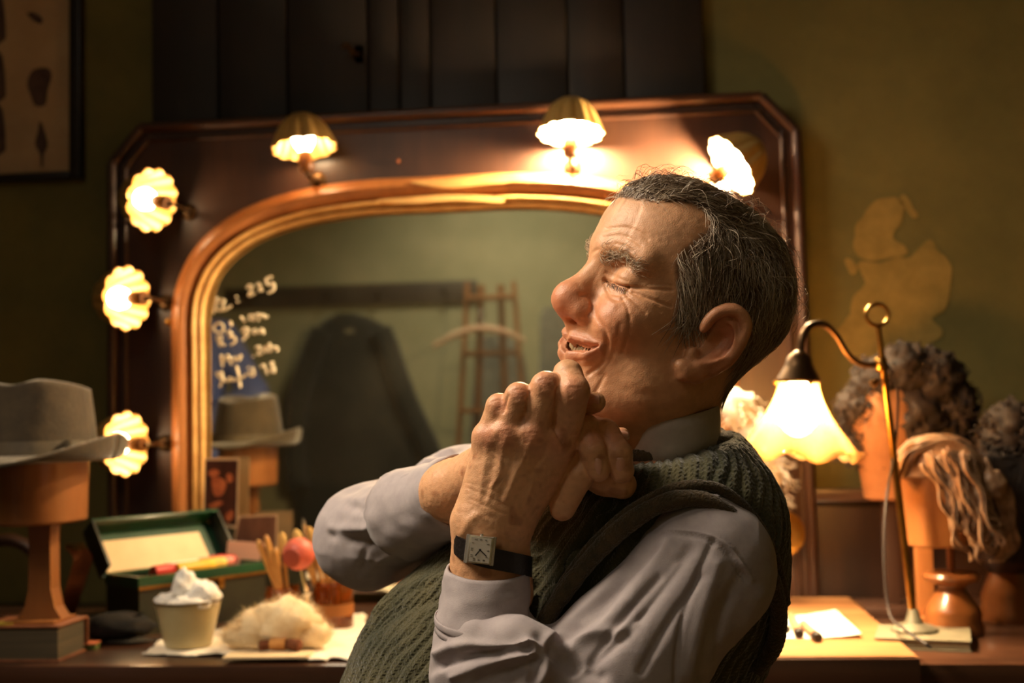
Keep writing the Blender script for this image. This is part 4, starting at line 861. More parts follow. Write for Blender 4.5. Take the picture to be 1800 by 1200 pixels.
# ------------------------------------------------------------------ implicit modelling: blended solids, then a surface net
class Field:
    def __init__(s, lo, hi, h):
        s.h = h; s.lo = A(lo, float); n = np.ceil((A(hi)-s.lo)/h).astype(int)+1; s.n = n
        s.ax = [(s.lo[i]+h*np.arange(n[i])).astype(np.float32) for i in range(3)]; s.D = np.full(n, .05, np.float32)
    def blk(s, lo, hi):
        sl = []
        for i in range(3):
            a = max(0, int((lo[i]-s.lo[i])/s.h)); b = min(s.n[i], int((hi[i]-s.lo[i])/s.h)+2)
            if b <= a: return None
            sl.append(slice(a, b))
        return tuple(sl)
    def op(s, fn, lo, hi, k, cut=False):
        pad = k+4*s.h; sl = s.blk(A(lo)-pad, A(hi)+pad)
        if sl is None: return s
        X, Y, Z = s.ax[0][sl[0]][:, None, None], s.ax[1][sl[1]][None, :, None], s.ax[2][sl[2]][None, None, :]
        d = fn(X, Y, Z).astype(np.float32); D = s.D[sl]
        if cut: d = -d; hh = np.maximum(k-np.abs(D-d), 0)/max(k, 1e-6); s.D[sl] = np.maximum(D, d)+hh*hh*k*.25
        else: hh = np.maximum(k-np.abs(D-d), 0)/max(k, 1e-6); s.D[sl] = np.minimum(D, d)-hh*hh*k*.25
        return s
    def cone(s, a, b, r1, r2=None, k=.01, cut=False):
        a = A(a, float); b = A(b, float); r2 = r1 if r2 is None else r2; ba = b-a; L = max(float(ba@ba), 1e-12)
        def fn(X, Y, Z):
            t = np.clip(((X-a[0])*ba[0]+(Y-a[1])*ba[1]+(Z-a[2])*ba[2])/L, 0, 1)
            return np.sqrt((X-a[0]-t*ba[0])**2+(Y-a[1]-t*ba[1])**2+(Z-a[2]-t*ba[2])**2)-(r1+(r2-r1)*t)
        r = max(r1, r2); return s.op(fn, np.minimum(a, b)-r, np.maximum(a, b)+r, k, cut)
    def path(s, pts, rs, k=.006, cut=False):
        rs = np.broadcast_to(A(rs, float), (len(pts),))
        for i in range(len(pts)-1): s.cone(pts[i], pts[i+1], rs[i], rs[i+1], k, cut)
        return s
    def ell(s, c, r, k=.01, ax=None, cut=False):
        c = A(c, float); r = np.broadcast_to(A(r, float), (3,)); ax = np.eye(3) if ax is None else A(ax, float)
        def fn(X, Y, Z):
            x, y, z = X-c[0], Y-c[1], Z-c[2]; q = [ax[i, 0]*x+ax[i, 1]*y+ax[i, 2]*z for i in range(3)]
            k0 = np.sqrt(sum((q[i]/r[i])**2 for i in range(3))); k1 = np.sqrt(sum((q[i]/r[i]**2)**2 for i in range(3)))
            return k0*(k0-1)/np.maximum(k1, 1e-6)
        e = np.sqrt((ax.T**2)@(r**2)); return s.op(fn, c-e, c+e, k, cut)
    def mesh(s, smooth=1):
        D = s.D; S = D < 0; n = D.shape
        cs = [S[a:n[0]-1+a, b:n[1]-1+b, c:n[2]-1+c] for a in (0, 1) for b in (0, 1) for c in (0, 1)]
        cnt = sum(q.astype(np.int8) for q in cs); act = (cnt > 0) & (cnt < 8); idx = np.stack(np.nonzero(act), 1)
        imap = np.full(act.shape, -1, np.int32); imap[act] = np.arange(len(idx))
        corner = [(a, b, c) for a in (0, 1) for b in (0, 1) for c in (0, 1)]
        val = np.stack([D[idx[:, 0]+a, idx[:, 1]+b, idx[:, 2]+c] for a, b, c in corner], 1)
        acc = np.zeros((len(idx), 3)); num = np.zeros(len(idx)); ca = A(corner, float)
        for i in range(8):
            for j in range(i+1, 8):
                if np.abs(ca[i]-ca[j]).sum() != 1: continue
                vi, vj = val[:, i], val[:, j]; m = (vi < 0) != (vj < 0); t = vi[m]/(vi[m]-vj[m]); acc[m] += ca[i]+t[:, None]*(ca[j]-ca[i]); num[m] += 1
        V = s.lo+s.h*(idx+acc/num[:, None]); Q = []
        for ax in range(3):
            o = [q for q in range(3) if q != ax]; sl0 = [slice(1, -1)]*3; sl0[ax] = slice(0, -1); sl1 = list(sl0); sl1[ax] = slice(1, None)
            a, b = S[tuple(sl0)], S[tuple(sl1)]; e = np.stack(np.nonzero(a != b), 1); ins = a[a != b]
            e[:, o[0]] += 1; e[:, o[1]] += 1
            def cell(d0, d1): c = e.copy(); c[:, o[0]] += d0; c[:, o[1]] += d1; return imap[c[:, 0], c[:, 1], c[:, 2]]
            q = np.stack([cell(-1, -1), cell(0, -1), cell(0, 0), cell(-1, 0)], 1)
            flip = ins if ax != 1 else ~ins
            q[~flip] = q[~flip][:, ::-1]; Q.append(q)
        Q = np.vstack(Q); Q = Q[(Q >= 0).all(1)]
        for _ in range(smooth): V = relax(V, Q, .5)
        return V, Q
    def val(s, p):
        q = (np.asarray(p)-s.lo)/s.h; i = np.clip(np.floor(q).astype(int), 0, s.n-2); f = np.clip(q-i, 0, 1); r = 0
        for a in (0, 1):
            for b in (0, 1):
                for c in (0, 1):
                    r = r+s.D[i[:,0]+a, i[:,1]+b, i[:,2]+c]*(f[:,0] if a else 1-f[:,0])*(f[:,1] if b else 1-f[:,1])*(f[:,2] if c else 1-f[:,2])
        return r
    def grad(s, p, e=None):
        e = e or s.h; g = np.stack([s.val(p+e*v)-s.val(p-e*v) for v in np.eye(3)], 1); return g/(np.linalg.norm(g, axis=1)[:, None]+1e-12)
def relax(V, Q, w):
    acc = np.zeros_like(V); n = np.zeros(len(V))
    for a, b in ((0, 1), (1, 2), (2, 3), (3, 0)):
        for i, j in ((a, b), (b, a)):
            np.add.at(n, Q[:, i], 1)
            for c in range(3): acc[:, c] += np.bincount(Q[:, i], V[Q[:, j], c], len(V))
    return V+(acc/np.maximum(n, 1)[:, None]-V)*w
def vnormals(V, Q):
    fn = np.cross(V[Q[:, 2]]-V[Q[:, 0]], V[Q[:, 3]]-V[Q[:, 1]]); N = np.zeros_like(V)
    for i in range(4):
        for c in range(3): N[:, c] += np.bincount(Q[:, i], fn[:, c], len(V))
    return N/(np.linalg.norm(N, axis=1)[:, None]+1e-12)
def K(u, v, d): return A([(u-900)/FPX*d, (600-v)/FPX*d, -d])         # pixel + distance -> camera-aligned metres
def c2w(V): return CAM+V[:, :1]*RT+V[:, 1:2]*UP-V[:, 2:3]*FW
def w2px(W):
    q = np.asarray(W)-CAM; d = q@FW; return np.stack([900+FPX*(q@RT)/d, 600-FPX*(q@UP)/d], 1), d
def pdist(px, poly):
    best = np.full(len(px), 1e9); poly = A(poly, float)
    for a, b in zip(poly[:-1], poly[1:]):
        ba = b-a; t = np.clip(((px-a)@ba)/max(ba@ba, 1e-9), 0, 1); best = np.minimum(best, np.hypot(*(px-a-t[:, None]*ba).T))
    return best
def inpoly(px, poly):
    x, y = px[:, 0], px[:, 1]; r = np.zeros(len(px), bool); poly = A(poly, float)
    for (x0, y0), (x1, y1) in zip(poly, np.roll(poly, -1, 0)):
        c = ((y0 > y) != (y1 > y)) & (x < (x1-x0)*(y-y0)/((y1-y0) if y1 != y0 else 1e-9)+x0); r ^= c
    return r
def creases(W, N, items, xf=lambda q: q):
    """press folds (depth > 0) or raise ridges (depth < 0) along traced lines on the side that faces the viewer"""
    px, d = w2px(W); view = W-CAM; view /= np.linalg.norm(view, axis=1)[:, None]; fac = np.clip(-(N*view).sum(1)*2.5, 0, 1); out = np.zeros(len(W))
    for pts, wd, dep in items:
        pl = xf(A(pts, float)); pl = curve(pl, 4*len(pl)) if len(pl) > 2 else pl
        lo, hi = pl.min(0)-3*wd, pl.max(0)+3*wd; m = ((px > lo) & (px < hi)).all(1)
        if m.any(): out[m] -= dep*np.exp(-(pdist(px[m], pl)/wd)**2)*fac[m]
    return W+N*out[:, None]
# ------------------------------------------------------------------ the man: head (x forward, y his left, z up, from the ear axis)
TAU, PSI = math.radians(27), math.radians(22)
HO = P(1175, 590, 1.11)
_f0 = -math.cos(TAU)*RT+math.sin(TAU)*UP; HU = math.sin(TAU)*RT+math.cos(TAU)*UP; _l0 = -FW
HF = math.cos(PSI)*_f0+math.sin(PSI)*_l0; HL = math.cos(PSI)*_l0-math.sin(PSI)*_f0
def h2w(V): V = np.atleast_2d(V); return HO+V[:, :1]*HF+V[:, 1:2]*HL+V[:, 2:3]*HU
def HP(u, v, y):
    """pixel on the near side, at sideways offset y -> head point"""
    d = ray(u, v); o = CAM-HO; t = (y-o@HL)/(d@HL) if abs(d@HL) > 1e-6 else 0; w_ = o+t*d; return A([w_@HF, y, w_@HU])
hf = Field((-.135, -.105, -.175), (.140, .110, .150), .00125)
def both(fn):
    for sgn in (1, -1): fn(sgn)
def S(p, g): return A([p[0], p[1]*g, p[2]])
hf.ell((-.006, 0, .054), (.0885, .0745, .0785), .01); hf.ell((.000, 0, .018), (.070, .069, .060), .02)
hf.ell((.036, 0, .056), (.070, .060, .062), .03); hf.ell((.046, 0, .078), (.054, .053, .042), .03)
hf.ell((.038, 0, -.018), (.054, .055, .070), .025)
both(lambda g: hf.ell((.055, .046*g, .000), (.024, .020, .021), .02))
both(lambda g: hf.ell((.0700, .0365*g, -.0135), (.0215, .0215, .0205), .013))
both(lambda g: hf.cone((.000, .051*g, -.045), (.050, .020*g, -.094), .019, .018, .03))
both(lambda g: hf.ell((.012, .050*g, -.035), (.030, .016, .036), .025))
hf.ell((.063, 0, -.090), (.021, .024, .021), .02)
hf.ell((.012, 0, -.092), (.052, .038, .024), .03)
hf.cone((-.018, 0, -.03), (-.080, 0, -.17), .051, .052, .03)
# maxilla, brow, eyes
hf.ell((.0620, 0, -.040), (.0235, .033, .022), .014)
both(lambda g: hf.cone((.096, .007*g, .043), (.078, .046*g, .045), .0100, .0095, .014))
both(lambda g: hf.ell((.1035, .0335*g, .024), (.0185, .0175, .0145), .012, cut=True))
both(lambda g: hf.ell((.0765, .0335*g, .0235), (.0135, .0160, .0130), .004))
# nose
hf.cone((.0915, 0, .034), (.1040, 0, -.008), .0088, .0128, .012)
hf.ell((.1045, 0, -.0155), (.0172, .0160, .0150), .013)
both(lambda g: hf.ell((.0945, .0160*g, -.0190), (.0125, .0085, .0096), .008))
hf.cone((.101, 0, -.026), (.092, 0, -.033), .0055, .006, .006)
both(lambda g: hf.cone((.1010, .0085*g, -.0335), (.0960, .0095*g, -.0260), .0042, .0036, .002, cut=True))
# lips around an open smile
UL = [(.0920, 0, -.0440), (.0890, .013, -.0425), (.0805, .0245, -.0385), (.0705, .0325, -.0345)]
LL = [(.0815, 0, -.0615), (.0790, .013, -.0600), (.0735, .0245, -.0505), (.0705, .0325, -.0365)]
MO = [(.0900, 0, -.0515), (.0860, .013, -.0500), (.0790, .0245, -.0435), (.0715, .0315, -.0365)]
def surf(u, v):
    """first point of the head surface behind a pixel, in head coordinates"""
    d = ray(u, v); t = np.arange(.92, 1.28, .0004); w_ = CAM+t[:, None]*d-HO; q = np.stack([w_@HF, w_@HL, w_@HU], 1); val = hf.val(q); i = np.argmax(val < 0); return q[i] if (val < 0).any() else q[np.argmin(val)]
def mid(p): return A([p[0], max(p[1], 0), p[2]])
UL = [A([.0830, 0, -.0445])]+[surf(u, v) for u, v in ((1006, 594), (1030, 600), (1052, 606))]
LL = [A([.0738, 0, -.0630])]+[surf(u, v) for u, v in ((1004, 624), (1030, 622), (1050, 612))]
MO = [A([.0838, 0, -.0530])]+[surf(u, v) for u, v in ((1006, 607), (1030, 612), (1053, 608))]
for P_ in (UL, LL, MO):
    P_[1][1] = abs(P_[1][1])
for g in (1, -1):
    hf.path([S(p, g)-A([.0015, 0, 0]) for p in UL], [.0036, .0036, .0030, .0022], .005)
    hf.path([S(p, g)-A([.0015, 0, 0]) for p in LL], [.0050, .0048, .0042, .003], .007)
    hf.path([S(p, g)+A([.001, 0, 0]) for p in MO], [.0046, .0046, .0040, .0018], .002, cut=True)
    hf.path([S((p[0]-.009, p[1]*.93, p[2]), g) for p in MO], [.0052, .0052, .0046, .0018], .0015, cut=True)
HS = hf.D.copy()   # scalp without ears, for combing the hair
# ears
EO = [(1236,578),(1248,560),(1264,548),(1286,543),(1304,553),(1312,572),(1304,596),(1290,620),(1272,638),(1250,650)]
def ey_(u, v):  # flare of the rim away from the skull
    return .074+.018*np.clip((u-1215)/95, 0, 1)
ear_o = curve([HP(u, v, ey_(u, v)) for u, v in EO], 36)
lob = [HP(u, v, .0765) for u, v in ((1250,650),(1226,656),(1206,652),(1197,642))]
ant = curve([HP(u, v, .080) for u, v in ((1272,574),(1284,588),(1278,606),(1258,626),(1232,640))], 20)
plate = [HP(u, v, .0775) for u, v in ((1278,572),(1276,594),(1256,622),(1228,640))]
for g in (1, -1):
    hf.path([S(p, g) for p in plate], [.0125, .0145, .0125, .0085], .006)
    hf.op(lambda X, Y, Z, g=g: (Y*g-(.0805+(-X)*.35)), A([-.06, -.11, -.05]), A([.03, .11, .08]), .002, cut=True) if False else None
    cc = HP(1262, 598, .086); hf.ell(S(cc, g), (.0145, .0085, .0165), .004, cut=True)
    c2 = HP(1238, 610, .086); hf.ell(S(c2, g), (.0135, .0115, .0115), .004, cut=True)
    hf.path([S(p, g) for p in ear_o], np.interp(np.linspace(0, 1, 36), [0, .3, .6, 1], [.0034, .0043, .0040, .0050]), .0035)
    hf.path([S(p, g) for p in lob], [.0062, .0078, .0080, .0060], .005)
    hf.path([S(p, g) for p in ant], np.linspace(.0030, .0038, 20), .003)
    hf.ell(S(HP(1216, 622, .0755), g), (.0060, .0050, .0065), .004)
HV, HQ = hf.mesh(1)
keep = None
HW = h2w(HV); HN = vnormals(HW, HQ)
c1 = lambda q: A([930, 300])+q*.4        # face crop pixels
wr = [([(332,478),(362,494),(400,508),(434,512)], 3.0, .0062), ([(340,446),(380,466),(432,486)], 3.0, .0009), ([(330,492),(350,532),(388,546),(424,534)], 3.2, .0016), ([(338,520),(360,558),(398,568),(430,552)], 3.2, .0014),
      ([(432,512),(500,514),(560,520),(628,524)], 3.0, .0017), ([(432,524),(492,546),(560,572),(622,596)], 3.0, .0017), ([(424,540),(466,578),(512,624)], 3.0, .0015), ([(408,556),(432,602),(440,655)], 3.0, .0012), ([(520,500),(580,500),(630,506)], 2.6, .0011), ([(452,536),(520,570),(580,620)], 2.6, .0010),
      ([(326,292),(400,284),(452,300),(492,328)], 3.2, .0013), ([(338,256),(420,248),(482,268),(522,302)], 3.2, .0013), ([(382,320),(424,332),(454,352)], 3.0, .0011), ([(262,396),(276,362),(300,346)], 3.2, .0016), ([(244,346),(252,384)], 3.0, .0012),
      ([(278,588),(292,642),(330,700),(344,760),(326,840),(262,892)], 5.0, .0025), ([(398,676),(384,760),(346,850),(310,900)], 5.0, .0008), ([(444,640),(438,720),(410,800)], 4.0, .0008), ([(228,544),(262,550),(278,588),(258,634)], 3.4, .0026),
      ([(150,640),(200,660),(240,655)], 3.0, .0007), ([(205,835),(250,830),(300,800)], 4, .0012), ([(330,900),(300,960),(262,1010)], 5, .0016), ([(430,960),(520,985),(640,975)], 10, .0006),
      ([(215,500),(235,530),(230,560)], 4, .0006), ([(372,590),(330,560),(300,540)], 7, -.0010), ([(300,700),(250,690),(200,700)], 6, -.0006), ([(150,715),(230,735),(312,766)], 3, -.0008)]
wr = [(p_, w_*.85, d_*((.95 if 500 < p_[0][1] < 560 and p_[0][0] > 400 else .62) if d_ > .0012 else .75)) for p_, w_, d_ in wr]; HW = creases(HW, HN, wr, c1); HN = vnormals(HW, HQ)
hpx, hd = w2px(HW)
q = vnoise(HV*260, 5)*.00018+vnoise(HV*90, 6)*.00018; HW = HW+HN*q[:, None]
# pigment: ruddy nose, cheeks and ears, paler forehead, lips
def blob(c, r, v=None): return np.exp(-(((HV-A(c))/A(r))**2).sum(1))
sym = HV.copy(); sym[:, 1] = np.abs(sym[:, 1])
def sblob(c, r): return np.exp(-(((sym-A(c))/A(r))**2).sum(1))
skin = np.tile(A(lin(212, 158, 116)), (len(HV), 1)); red = A(lin(200, 120, 86)); lipc = A(lin(172, 98, 82)); pale = A(lin(226, 178, 140))
def mixc(col, c, w): w = np.clip(w, 0, 1)[:, None]; return col*(1-w)+c*w
skin = mixc(skin, pale, .8*sblob((.085, 0, .08), (.05, .06, .03)))
skin = mixc(skin, red, .8*sblob((.112, 0, -.016), (.022, .026, .022))+.55*sblob((.078, .042, -.012), (.03, .025, .02))+.75*sblob((-.01, .085, .015), (.035, .012, .05)))
lp = np.zeros(len(HV))
for Lp, r_ in ((UL, .0052), (LL, .0062)):
    Lq = curve(Lp, 14)
    for p in Lq: lp = np.maximum(lp, np.exp(-((((sym-p)**2).sum(1))/(r_*1.25)**2)**2))
skin = mixc(skin, lipc, 0.45*lp*(sym[:, 0] > .066))
skin = skin*(1+.10*vnoise(HV*120, 8)+.07*vnoise(HV*320, 9))[:, None]
# hair region (traced on the near side, mirrored to the far side)
HPOLY = c1(A([(366,100),(430,126),(520,138),(640,138),(740,154),(806,226),(745,290),(684,335),(634,392),(640,470),(652,560),(630,655),(676,705),(742,676),(800,628),(850,596),(930,610),(965,660),(955,730),(925,800),(900,900),(880,960),(960,905),(1060,800),(1180,640),(1200,400),(1080,180),(760,20),(560,0),(400,40)]))
mpx, _ = w2px(h2w(sym)); hmask = inpoly(mpx, HPOLY) & (HV[:, 2] > -.075) & ~((sym[:, 1] > .0775) & (HV[:, 2] < .05))
EARP = A([(1226,600),(1228,572),(1244,550),(1266,538),(1292,534),(1316,548),(1322,574),(1312,604),(1296,630),(1270,652),(1240,664),(1190,668),(1180,640),(1200,610)])
hmask &= ~inpoly(mpx, EARP)
front = (HV[:, 0] > .088) & (HV[:, 2] < .088); hmask &= ~front
hm = hmask.astype(float)
for _ in range(6):
    acc = np.zeros(len(hm)); n_ = np.zeros(len(hm))
    for a, b in ((0, 1), (1, 2), (2, 3), (3, 0)):
        acc += np.bincount(HQ[:, a], hm[HQ[:, b]], len(hm))+np.bincount(HQ[:, b], hm[HQ[:, a]], len(hm)); n_ += np.bincount(HQ[:, a], minlength=len(hm))+np.bincount(HQ[:, b], minlength=len(hm))
    hm = acc/np.maximum(n_, 1)

hp_ = hm.copy()
for _ in range(14):
    acc = np.zeros(len(hp_)); n_ = np.zeros(len(hp_))
    for a, b in ((0, 1), (1, 2), (2, 3), (3, 0)):
        acc += np.bincount(HQ[:, a], hp_[HQ[:, b]], len(hp_))+np.bincount(HQ[:, b], hp_[HQ[:, a]], len(hp_)); n_ += np.bincount(HQ[:, a], minlength=len(hp_))+np.bincount(HQ[:, b], minlength=len(hp_))
    hp_ = acc/np.maximum(n_, 1)
skin = mixc(skin, A(lin(78, 60, 47)), np.clip((hp_-.35)*1.6, 0, .85)); HEAD = (HW, HQ, skin); hs = Field((0, 0, 0), (.01, .01, .01), .005); hs.lo, hs.h, hs.n, hs.ax, hs.D = hf.lo, hf.h, hf.n, hf.ax, HS
# ------------------------------------------------------------------ clasped hands (camera-aligned metres)
def H(cx, cy, d): return K(760+cx/3.158, 620+cy/3.158, d)
hd_ = Field(K(735, 1030, 1.13)-A([.02, .01, .10]), K(1135, 625, .93)+A([.02, .02, .01]), .0012)
F_ = hd_
# left hand: wrist, metacarpals, knuckles
F_.cone(H(225, 1330, 1.002), H(245, 960, 1.000), .0215, .0195, .01); F_.cone(H(420, 1330, 1.004), H(405, 960, 1.002), .0215, .0195, .012)
F_.cone(H(320, 1330, .995), H(320, 960, .995), .021, .019, .012)
for w0, m0, r0, r1 in (((235, 930, 1.0), (315, 490, 1.000), .0180, .0125), ((285, 920, .998), (415, 470, .992), .0185, .0135), ((350, 920, .997), (560, 475, .990), .0190, .0142), ((420, 930, 1.0), (690, 510, .996), .0185, .0145)):
    F_.cone(H(*w0), H(*m0), r0, r1, .012)
F_.cone(H(450, 900, 1.012), H(640, 640, 1.012), .019, .017, .012)
F_.cone(H(600, 700, 1.010), H(770, 480, 1.004), .014, .011, .010)
for (cx, cy, d, r) in ((300, 462, .9945, .0112), (410, 445, .9860, .0120), (558, 452, .9830, .0128), (690, 490, .990, .0128)): F_.ell(H(cx, cy, d), (r, r, r), .010)
fing = [  # MCP, PIP, DIP, tip
    [(312, 478, .998), (372, 300, .992), (425, 305, 1.022), (470, 400, 1.034)],
    [(415, 455, .990), (482, 246, .984), (540, 262, 1.016), (580, 360, 1.030)],
    [(562, 458, .988), (632, 190, .980), (690, 200, 1.012), (720, 300, 1.026)],
    [(735, 475, .996), (786, 214, .976), (752, 118, .992), (720, 190, 1.018)]]
for pts, rs in zip(fing, ([.0118, .0110, .0098, .0085], [.0128, .0120, .0106, .009], [.0134, .0128, .0112, .0095], [.0126, .0128, .0118, .0098])):
    F_.path([H(*p) for p in pts], rs, .0030)
# right hand: forearm, palm behind, fingers wrapping round to the right
F_.cone(K(700, 914, 1.228), K(792, 864, 1.100), .0270, .0255, .01); F_.cone(K(792, 864, 1.100), H(420, 600, 1.050), .0255, .027, .015)
F_.ell(H(560, 560, 1.045), (.045, .045, .024), .015)
F_.cone(H(420, 600, 1.050), H(800, 620, 1.040), .024, .022, .015)
RF = [([(640, 330, 1.045), (790, 300, 1.018), (905, 274, 1.006)], [.012, .0108, .0088]),
      ([(760, 560, 1.030), (872, 520, 1.008), (820, 680, 1.000), (722, 862, 1.003)], [.013, .0122, .0118, .0108]),
      ([(760, 400, 1.030), (852, 420, 1.002), (892, 540, .990), (922, 650, .990)], [.0115, .0118, .0110, .0098]),
      ([(820, 400, 1.040), (958, 446, 1.006), (1030, 560, .996), (1052, 652, .998)], [.0115, .0122, .0118, .0104]),
      ([(840, 640, 1.035), (960, 690, 1.018), (1052, 730, 1.010)], [.015, .0160, .0125]),
      ([(850, 480, 1.045), (980, 478, 1.034), (1050, 460, 1.028)], [.0095, .0090, .0072])]
for pts, rs in RF: F_.path([H(*p) for p in pts], rs, .0025)
GV, GQ = F_.mesh(1); GW = c2w(GV); GN = vnormals(GW, GQ)
c2_ = lambda q: A([760, 620])+q/3.158
hw = []
TND = .62
for i in range(9):   # wrist creases
    y0 = 720+i*30; hw.append(([(185+8*i, y0), (300+10*i, y0+30+8*i+12*math.sin(i*2.1)), (430+14*i, y0+90+8*i+14*math.sin(i*1.3))], 1.8+.8*(i % 3), .00030+.00012*(i % 2)))
hw += [([(395, 330), (402, 300), (420, 240)], 2.4, .0012), ([(520, 350), (525, 300), (540, 220)], 2.4, .0012), ([(672, 400), (684, 300), (690, 200)], 2.4, .0010), ([(678, 420), (700, 465), (720, 492)], 2.4, .0016),
       ([(360, 480), (340, 600), (300, 780)], 7, .0006), ([(480, 490), (440, 620), (380, 800)], 7, .0007), ([(630, 520), (560, 660), (470, 820)], 7, .0006), ([(415, 470), (370, 620), (310, 820)], 5, -.0006), ([(550, 490), (480, 640), (400, 820)], 5, -.0007), ([(310, 500), (290, 620), (260, 800)], 5, -.0005),
       ([(330, 560), (380, 600), (370, 680), (330, 740)], 3.2, -.0006), ([(520, 560), (500, 620), (560, 700), (530, 800)], 3.0, -.0005), ([(640, 560), (600, 640)], 3, -.0006),
       ([(250, 900), (200, 940), (170, 1000)], 8, -.0012)]
for cx, cy, an in ((372, 290, 1.2), (484, 230, 1.25), (632, 172, 1.3), (790, 214, 1.4)):   # wrinkles over the finger joints
    for k in (-2, -1, 0, 1, 2):
        px_, py_ = cx+math.cos(an)*k*13, cy+math.sin(an)*-k*13*-1; hw.append(([(px_-34, py_+8), (px_, py_-3), (px_+34, py_+4)], 1.7, .00055))
for (cx, cy) in ((560, 470), (420, 462)):
    for k in (-2, -1, 0, 1, 2): hw.append(([(cx-50, cy+k*13+6), (cx, cy+k*13-3), (cx+50, cy+k*13+6)], 1.8, .0004))
for (x0, y0, x1, y1) in ((905, 590, 948, 600), (1008, 580, 1090, 600), (880, 520, 925, 500), (1000, 500, 1060, 480), (690, 820, 760, 850), (980, 470, 940, 420)): hw.append(([(x0, y0), (x1, y1)], 1.8, .0005))
GW = creases(GW, GN, hw, c2_); GN = vnormals(GW, GQ)
GW = GW+GN*(vnoise(GV*420, 15)*.00016+vnoise(GV*150, 16)*.00022)[:, None]
gpx, _ = w2px(GW)
gc_ = np.tile(A(lin(220, 167, 124)), (len(GV), 1)); knuck = np.zeros(len(GV))
for cx, cy, r in ((300, 455, 70), (410, 445, 75), (560, 450, 80), (690, 490, 70), (375, 290, 60), (484, 220, 65), (632, 165, 70), (785, 200, 80), (1000, 470, 70), (890, 470, 60)):
    knuck = np.maximum(knuck, np.exp(-(((gpx-c2_(A([cx, cy], )))*3.158/r)**2).sum(1)))
gc_ = mixc(gc_, A(lin(218, 146, 112)), knuck*.8)
sp = np.clip((vnoise(GV*95, 31)-.42)*4, 0, 1)*.45+np.clip((vnoise(GV*210, 32)-.5)*4, 0, 1)*.25
gc_ = mixc(gc_, A(lin(150, 92, 60)), sp); gc_ *= (1+.10*vnoise(GV*300, 33))[:, None]
HANDS = (GW, GQ, gc_)
# finger nails
NAILS = []
def nail(cx, cy, d, ux, uy, tiltx, w_, l_):
    t_ = np.arange(.94, 1.08, .0003)[:, None]; q_ = t_*H(cx, cy, 1.0)[None]; v_ = F_.val(q_); hit = q_[np.argmax(v_ < 0)] if (v_ < 0).any() else H(cx, cy, d); g_ = F_.grad(hit[None], .003)[0]
    c = c2w(hit[None])[0]; nrm = RT*g_[0]+UP*g_[1]-FW*g_[2]; a = (RT*ux-UP*uy); a -= nrm*(a@nrm); a /= np.linalg.norm(a); nrm /= np.linalg.norm(nrm); s_ = np.cross(a, nrm)
    def f_(u, v):
        x = (u-.5)*2; y = (v-.5)*2; ww = w_*(1-.12*max(0, y)**2-.18*max(0, -y)**4); return c+s_*x*ww+a*y*l_*(1-.22*x*x*(1 if y > 0 else .8))+nrm*(.0009-.0034*x*x*(w_/.0058)-.0006*y*y)
    NAILS.append(MB().sheet(f_, 9, 9, thick=-nrm*.0006))
nail(921, 628, .9815, .15, 1, (.25, 0), .0050, .0068)
nail(1044, 622, .9875, .10, 1, (.10, 0), .0058, .0066)
nail(890, 256, 1.0022, 1, .05, (0, -1.3), .0050, .0060)
nail(1064, 449, 1.0245, 1, .2, (.1, -1.2), .0036, .0045)
# ------------------------------------------------------------------ the man: body, clothes
m_skin = M('weathered_skin', lin(255, 255, 255), attr='col', rough=.42, sss=.12, bump=.18, bscale=900)
m_shirt = M('grey_lilac_shirt', lin(176, 166, 166), lin(164, 154, 156), rough=.85, scale=60, bump=.18, bscale=1400, sheen=.15)
m_hair = M('greying_hair', (1, 1, 1), attr='col', rough=.32)
# torso solid shared by body core and vest
ax_t = A([[.8, -.6, 0], [.6, .8, 0], [0, 0, 1.]])     # across (towards his back), along the spine, sideways
TORSO = [((1185, 850, 1.165), (.070, .05, .10)), ((1160, 905, 1.17), (.108, .09, .150)), ((1138, 990, 1.17), (.134, .11, .172)), ((1040, 1110, 1.17), (.156, .13, .172)), ((905, 1260, 1.17), (.172, .15, .172)), ((840, 1430, 1.17), (.165, .15, .175)), ((790, 1600, 1.17), (.14, .13, .17))]
def torso(fld, g, k=.05):
    for (u, v, d), r in TORSO: fld.ell(K(u, v, d), A(r)+g, k, ax_t)
    fld.cone(K(1195, 870, 1.165), K(1245, 915, 1.065), .058+g, .056+g, k); fld.cone(K(1170, 870, 1.165), K(1090, 880, 1.31), .058+g, .058+g, k)
bf = Field((-.45, -.82, -1.5), (.40, .02, -.85), .008)
torso(bf, -.014)
NE = dict(sh=K(1248, 1000, 1.020), el=K(955, 1300, .965), wr=K(866, 960, 1.0)); FE = dict(sh=K(1030, 850, 1.345), el=K(640, 946, 1.30), wr=K(790, 868, 1.088))
for e, m_ in ((NE, K(862, 1165, .99)), (FE, K(720, 905, 1.205))): bf.cone(e['sh'], e['el'], .045, .040, .03); bf.cone(e['el'], m_, .036, .028, .02); bf.cone(m_, e['wr'], .028, .020, .02)
bf.cone(K(1168, 735, 1.125), K(1180, 860, 1.16), .050, .045, .02)
hipn, hipf = K(775, 1660, 1.09), K(775, 1660, 1.25)
BV, BQ = bf.mesh(1)
BW = c2w(BV); bcol = np.tile(A(lin(200, 145, 110)), (len(BW), 1))
n1, n2 = len(HEAD[0]), len(HANDS[0])
V_ = np.vstack([HEAD[0], HANDS[0], BW]); Q_ = np.vstack([HEAD[1], HANDS[1]+n1, BQ+n1+n2]); C_ = np.vstack([HEAD[2], HANDS[2], bcol])
man = raw('person', V_, Q_, m_skin, None, C_)
tag(man, 'laughing older man in profile, knitted vest over grey shirt, hands clasped at his chin', 'person')
m_nail = M('fingernail', lin(226, 172, 146), rough=.22, coat=.3)
for mb in NAILS: obj('fingernail', mb, m_nail, man, smooth='full')
